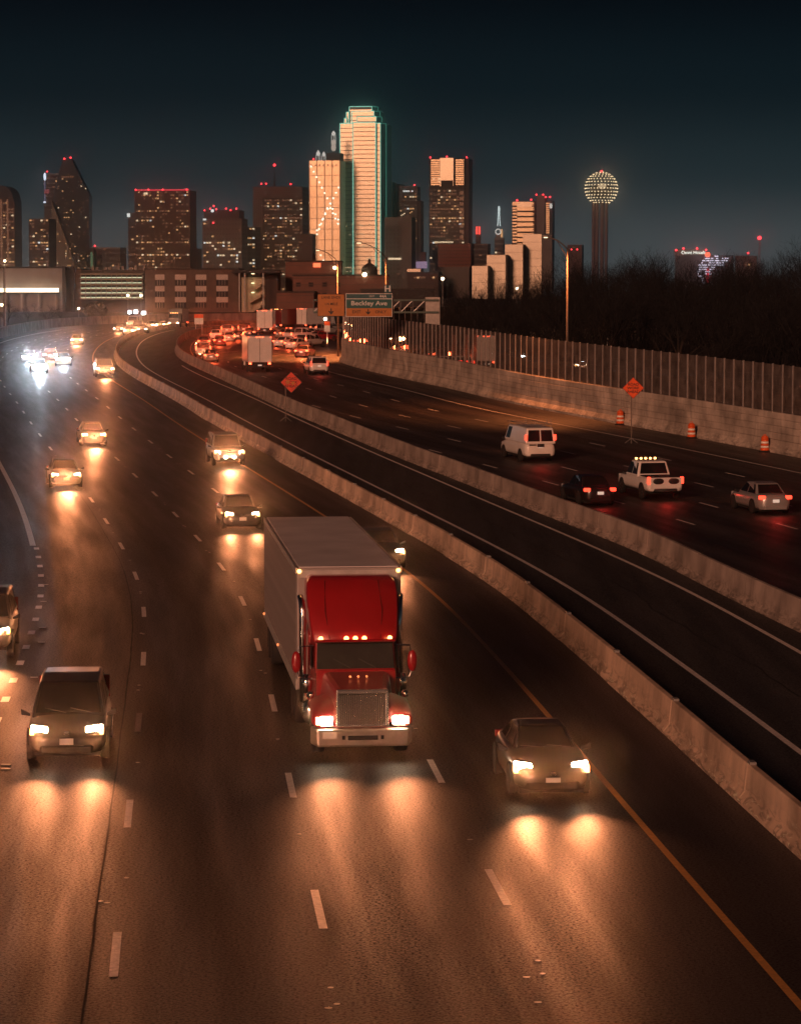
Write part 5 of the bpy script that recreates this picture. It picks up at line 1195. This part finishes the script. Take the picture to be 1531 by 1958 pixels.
# right of it
tower('striped_gold_tower', 'gold striped tower partly hidden by the green outlined tower', 728, 752, 348, 3900, 30, M_gold2, None, (4.0, 1.4, .7, M_tgd), seed=19, ybase=418)
r = bpy.data.objects['striped_gold_tower']; r.location.z = DZ
for c in list(r.children): c.location.z += TP(728, 418, 3900).z-DZ
add(r, 'shaft', 728, 752, 418, 556, 3900, .3, 28, M_tgd)
tower('dark_slab_tower', 'black slab tower beside the gold striped one', 752, 768, 352, 3920, 30, M_tgd, seed=20)  # plain dark stone on every face
r, *_ = tower('notched_dark_tower', 'dark notched tower with a short row of white top lights', 763, 797, 356, 3850, 35, M_tgd, (4, 1, .3, M_tgb), (3.4, .9, .5, M_tgd), (.035, W2), seed=21, beacons=((792, 354),))
add(r, 'shoulder', 797, 804, 384, 556, 3850, 3, 30, M_tgd)
for k in range(6): add(r, 'top_light', 770.5+k*3.3, 772.8+k*3.3, 364, 367, 3850, -1.2, -.3, M_lw[3] if k != 4 else M_lw[2])
for k in range(8): add(r, 'lit_window', 765+(k*7) % 24, 767.5+(k*7) % 24, 402+(k*5) % 13, 404+(k*5) % 13, 3850, -1.2, -.3, M_lw[k % 3])
tower('grid_tower', 'grey tower with a fine square window grid', 736, 786, 417, 3600, 40, M_tgd, (3.6, 1.3, .5, M_tgy), (3.0, 1.2, .5, M_tgy), (.01, W3), seed=22)
r = bpy.data.objects['grid_tower']; add(r, 'solid_corner', 767, 787, 415, 556, 3600, -1.2, 30, M_tgy); add(r, 'top_band', 736, 787, 415, 432, 3600, -1.1, 30, M_tgy); add(r, 'lit_floor', 742, 767, 493, 496.5, 3600, -1.5, -.3, M_lw[1])
r, *_ = tower('lilac_sign_block', 'low block with a lilac lit roof panel', 778, 838, 520, 3200, 30, M_tb, (4, 1, .3, M_tgd), None, (.06, W1), seed=23); add(r, 'lilac_panel', 795, 816, 500, 513, 3200, -1, 2, glow('lilac', (.62, .45, .72), .55)); add(r, 'pale_panel', 778, 804, 514, 520, 3200, -.8, 1, M_pale)
add(r, 'small_turret', 803, 813, 482, 500, 3200, 2, 8, M_tb)
# tower with the sunset's reflection put into its top third as gold glass
r, w_, h, _ = tower('bright_topped_tower', 'tower whose top third carries a painted gold sunset reflection above a dark lower shaft', 821, 888, 303, 3750, 40, M_tg, (4, 1.1, .35, M_tgd), (3.0, .8, .4, M_tgd), (.30, W1, .15), seed=24, beacons=((822, 301), (854, 299.5), (892, 301)))
add(r, 'painted_shade_side', 888, 896, 303, 556, 3750, 2, 40, M_tgd)  # right side's shade put into a dark stone colour
add(r, 'reflection_core', 841, 867, 302, 356, 3750, -1.6, .1, M_gold)
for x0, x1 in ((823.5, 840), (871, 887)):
    for k in range(12): add(r, 'reflection_band', x0, x1, 305+k*4.2, 307.6+k*4.2, 3750, -1.3, .1, M_gold2)
add(r, 'dark_joint', 867, 871, 303, 360, 3750, -1.4, .1, M_tgd); add(r, 'dark_joint', 821, 888, 355.5, 361, 3750, -1.2, .1, M_tgd)
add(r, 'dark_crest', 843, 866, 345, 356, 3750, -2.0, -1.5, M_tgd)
for k in range(9): add(r, 'corner_glow', 879, 886.5, 366+k*10.5, 372.5+k*10.5, 3750, -1.3, -.2, M_lw[2])
for k in range(12): add(r, 'lit_window', 830+k*3.1, 832+k*3.1, 461.5, 464.5, 3750, -1.6, -.3, M_lw[1])
tower('red_brick_tower', 'red brick block with horizontal bands before the bright-topped tower', 837, 900, 465, 3300, 30, M_tred, (2.6, .8, .4, M_tb), None, (.02, W1), seed=25)
tower('pale_podium', 'pale podium under the red brick block', 837, 897, 510, 3250, 20, M_tgy, None, None, None, seed=26)
r, *_ = tower('red_emblem_tower', 'dark low tower carrying two red glowing vertical bars', 899, 932, 466, 3500, 30, M_tgd, (4, 1, .3, M_tgy), None, (.02, W3), seed=27)
add(r, 'emblem_mast', 909, 918, 448, 466, 3500, 2, 6, M_tgd)
for x in (909, 914): add(r, 'red_bar', x, x+3.6, 433, 448, 3500, 1, 2.2, glow('red_bar_light', (1, .07, .05), 2.4))
r, *_ = tower('clock_spire', 'white lit spire with a ring-shaped clock', 945, 962, 455, 3600, 12, M_tgd, (4, 1.4, .3, M_tgy), None, (.05, W2), seed=28)
q, t = TP(952.5, 432, 3600)-r.location, TP(952.5, 394, 3600)-r.location; H = t.z-q.z
for k in range(4): a = math.pi/4+k*math.pi/2; MB().tube([(q.x+2.4*math.cos(a), 5+2.4*math.sin(a), q.z), (q.x+1.1*math.cos(a), 5+1.1*math.sin(a), q.z+H*.55)], .5, 5).build('spire_leg', glow('spire_cool', (.85, 1.0, .98), 1.3), r)
MB().lathe([(1.3, q.z+H*.5), (1.5, q.z+H*.9), (.9, q.z+H)], 8, 'z', (q.x, 5, 0)).build('spire_tip', MATS['spire_cool'], r, True)
q = TP(952, 443, 3600)-r.location; m = MB()
m.tube([(q.x+3.4*math.cos(a), 0, q.z+3.4*math.sin(a)) for a in np.linspace(0, 2*math.pi, 17)], .75, 5); m.build('clock_ring', M_spw, r); add(r, 'clock_base', 947, 957, 446, 456, 3600, 1, 8, M_tgy); add(r, 'orange_lamp', 957, 960.5, 438, 454, 3600, 0, 1, M_lw[0])
# banded pale tower
r, *_ = tower('banded_tower', 'tower of pale gold bands with a plain grey core', 980, 1020, 386, 3600, 35, M_tgd, (4.3, 2.5, .6, M_gold2), None, None, seed=29, beacons=((988, 383), (1015, 382)))
add(r, 'left_wing', 978.5, 988, 399, 478, 3600, -1.2, 20, M_tb); 
for k in range(13): add(r, 'wing_band', 979, 988, 401+k*6, 404+k*6, 3600, -1.8, -1, M_gold2)
add(r, 'top_panel', 988, 1017, 387, 396, 3600, -1.6, .1, M_gold)
add(r, 'grey_core', 1025, 1041, 374, 500, 3600, -1, 30, mat('core_grey', (.20, .18, .18), .7)); add(r, 'dark_slot', 1018, 1025, 384, 500, 3600, 0, 28, M_tgd)
add(r, 'right_wing', 1041, 1056, 384, 500, 3600, 1, 28, M_tgd)
for k in range(15): add(r, 'wing_band', 1043.5, 1050, 388+k*4, 390.4+k*4, 3600, 0, 1.1, M_gold2); add(r, 'wing_band', 1018.5, 1024.5, 386+k*4, 388+k*4, 3600, -.8, .1, M_tb)
for x, y in ((1025, 372.5), (1038, 372.5), (1043, 377), (1051, 377)): q = TP(x, y, 3600)-r.location; MB().ball((q.x, 0, q.z), 1.3, 8, 6).build('beacon', M_red_b, r, True)
q = TP(1053, 394, 3600)-r.location; MB().ball((q.x, 0, q.z), 1.9, 8, 6, sz=2).build('oval_sign', M_spw, r, True)
# pale lit blocks
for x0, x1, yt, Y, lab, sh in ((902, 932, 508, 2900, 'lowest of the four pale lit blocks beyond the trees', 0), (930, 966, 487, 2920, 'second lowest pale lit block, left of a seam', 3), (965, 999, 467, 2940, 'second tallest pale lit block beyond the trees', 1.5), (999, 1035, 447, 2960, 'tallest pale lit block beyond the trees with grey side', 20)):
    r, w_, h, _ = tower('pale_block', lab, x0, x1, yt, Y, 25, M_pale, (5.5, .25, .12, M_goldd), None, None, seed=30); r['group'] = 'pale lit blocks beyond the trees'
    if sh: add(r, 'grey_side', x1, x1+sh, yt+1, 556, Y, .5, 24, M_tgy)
# ball tower
r = empty('ball_tower', TP(1147, 560, 3400), 0, 'observation tower with a big ball of lamps on a ribbed shaft', 'tower'); r.location.z = DZ
c = TP(1149, 360.5, 3400)-r.location; rad = 31/FPX*3400
for x in (1134, 1141, 1151, 1159): a, z1 = (TP(x, 388, 3400)-r.location).x, (TP(x, 385, 3400)-r.location).z; MB().lathe([(2.6 if x in (1141, 1151) else 1.9, 0), (2.6 if x in (1141, 1151) else 1.9, z1)], 10, 'z', (a, 2 if x in (1141, 1151) else 0, 0)).build('shaft', mat('tower_shaft', (.16, .10, .085), .7, var=.15, scale=.1), r, True)
a0, a1 = TP(1133, 400, 3400)-r.location, TP(1160, 400, 3400)-r.location
for k in range(26): z = 6+k*4.0; (B(a0.x, a1.x, 1.0, 3, z, z+.5).build('tie_beam', MATS['tower_shaft'], r) if z < a0.z+10 else None)
MB().lathe([(rad*.30, c.z-rad*.62), (rad*.62, c.z-rad*.42), (rad*.70, c.z-rad*.05), (rad*.66, c.z+rad*.12), (rad*.3, c.z+rad*.22)], 20, 'z', (c.x, 0, 0)).build('observation_deck', M_tgd, r, True)
m = MB(); fr_m = MB(); N = 300
i = 0
for ring in range(-7, 8):
    el = ring*11.8; nn = max(1, int(round(30*math.cos(R(el)))))
    for k in range(nn):
        a = 2*math.pi*(k+.5*(ring % 2))/nn; d = Vector((math.cos(a)*math.cos(R(el)), math.sin(a)*math.cos(R(el)), math.sin(R(el))))
        if d.z < -.86: continue
        p = Vector((c.x, 0, c.z))+d*rad
        if d.y < .25: m.ball(tuple(p), .80, 6, 4)
lg = m.build('lamp_lattice', glow('ball_lamp', (1.0, .72, .40), 2.8), r, True, fix=False); lg['kind'] = 'stuff'
for ring in range(-5, 8):
    el = R(ring*11.5); fr_m.tube([(c.x+rad*.985*math.cos(el)*math.cos(a), rad*.985*math.cos(el)*math.sin(a), c.z+rad*.985*math.sin(el)) for a in np.linspace(0, 2*math.pi, 33)], .16, 4, False)
for k in range(12):
    a = math.pi*k/12; fr_m.tube([(c.x+rad*.985*math.cos(t)*math.cos(a), rad*.985*math.cos(t)*math.sin(a), c.z+rad*.985*math.sin(t)) for t in np.linspace(-.9, math.pi+.9, 30)], .16, 4, False)
fr_m.build('ball_frame', M_lat, r, fix=False)
q = Vector((c.x, 0, c.z)); MB().ball((q.x, 0, q.z+rad+1), 1.4, 8, 6).build('beacon', M_red_b, r, True); MB().ball((q.x, -rad*.68, q.z+rad*.12), rad*.26, 10, 8, sy=.25, sz=.7).build('lit_lounge', glow('lounge_light', (1, .72, .42), .8), r, True)
tower('roof_pavilion', 'small flat-roofed pavilion above the trees left of the ball tower', 1084, 1112, 468, 2800, 20, M_tb, None, None, None, seed=33, beacons=((1092, 477), (1103, 477)))
# hotel with a sign and its light wall
r, *_ = tower('hotel_block', 'dark hotel block with a white roof sign above the trees', 1290, 1400, 488, 3300, 30, M_tgd, None, None, (.02, W3), seed=34, beacons=((1292, 478), (1306, 475), (1332, 475), (1349, 478)))
add(r, 'roof_screen', 1288, 1346, 476, 488, 3300, 4, 20, M_tgy)
text('roof_sign', 'Omni Hotels', 5.6, glow('hotel_sign', (.95, 1.0, .85), 2.6), r, tuple(TP(1325, 483, 3300)-r.location+Vector((0, -1.5, 0))), ext=.3)
q = TP(1352, 487, 3300)-r.location; MB().ball((q.x, -2, q.z), 3.4, 10, 8).build('roof_lamp', glow('red_lamp', (1, .12, .05), 3), r, True)
m = MB(); m2 = MB(); rnd = random.Random(8)
rows = [(1361, 1373), (1347, 1391), (1342, 1390), (1340, 1388), (1335, 1382), (1336, 1369), (1335, 1365), (1333, 1358), (1333, 1368), (1333, 1371), (1334, 1350), (1333, 1343), (1333, 1370), (1337, 1360), (1336, 1357), (1338, 1356)]
for i, (a, b) in enumerate(rows):
    y = 489+i*4.2; x = a
    while x < b:
        l = rnd.uniform(2, 9)
        if rnd.random() < .86-.03*i: p, s = TP(x, y+2, 3300)-r.location, TP(min(b, x+l), y, 3300)-r.location; m.box(p.x, s.x, -2.2, -1.4, p.z, s.z)
        x += l+rnd.uniform(.4, 2.5)
m.build('light_wall', glow('led_white', (.86, .80, 1.0), 1.8), r, fix=False)['kind'] = 'stuff'
for y in (514, 522, 529, 536): add(r, 'red_light', 1350, 1355, y, y+4.5, 3300, -2.6, -2, glow('led_red', (1, .03, .06), 1.6))
tower('far_orange_block', 'dim orange block far behind the wood on the right', 1405, 1446, 489, 3300, 25, M_tb, None, None, (.05, W3), seed=35, beacons=((1429, 484),))
r = empty('radio_mast', TP(1450, 556, 3000), 0, 'thin radio mast with a red lamp above the wood', 'mast'); r.location.z = DZ; t = TP(1450.5, 455, 3000)-r.location
for k in range(3): a = k*2.1; MB().tube([(1.6*math.cos(a), 1.6*math.sin(a), 0), (.7*math.cos(a), .7*math.sin(a), t.z)], .22, 5).build('leg', mat('mast_red', (.30, .08, .07), .6), r)
for k in range(22): z = t.z*k/22; s = 1.6-.9*k/22; MB().tube([(s*math.cos(0), 0, z), (s*math.cos(2.1), s*math.sin(2.1), z+2.2)], .12, 4).build('brace', MATS['mast_red'], r)
MB().ball((0, 0, t.z), 2.2, 10, 8).build('beacon', M_red_b, r, True)
for px, py, lab in ((472, 508, 'cluster'),): pass

# ------------------------------------------------------------ haze
hz = B(-1500, 1500, -40, 4300, -3, 305).build('haze', None, None); tag(hz, 'thin night haze over the highway and the city', 'haze', None, 'stuff')
m = bpy.data.materials.new('night_haze'); m.use_nodes = True; n = m.node_tree; n.nodes.clear(); o_ = n.nodes.new('ShaderNodeOutputMaterial'); v = n.nodes.new('ShaderNodeVolumePrincipled')
v.inputs['Color'].default_value = (.93, .93, .95, 1); v.inputs['Density'].default_value = HAZE; v.inputs['Anisotropy'].default_value = HAZE_G; n.links.new(v.outputs[0], o_.inputs['Volume'])
hz.data.materials.append(m)
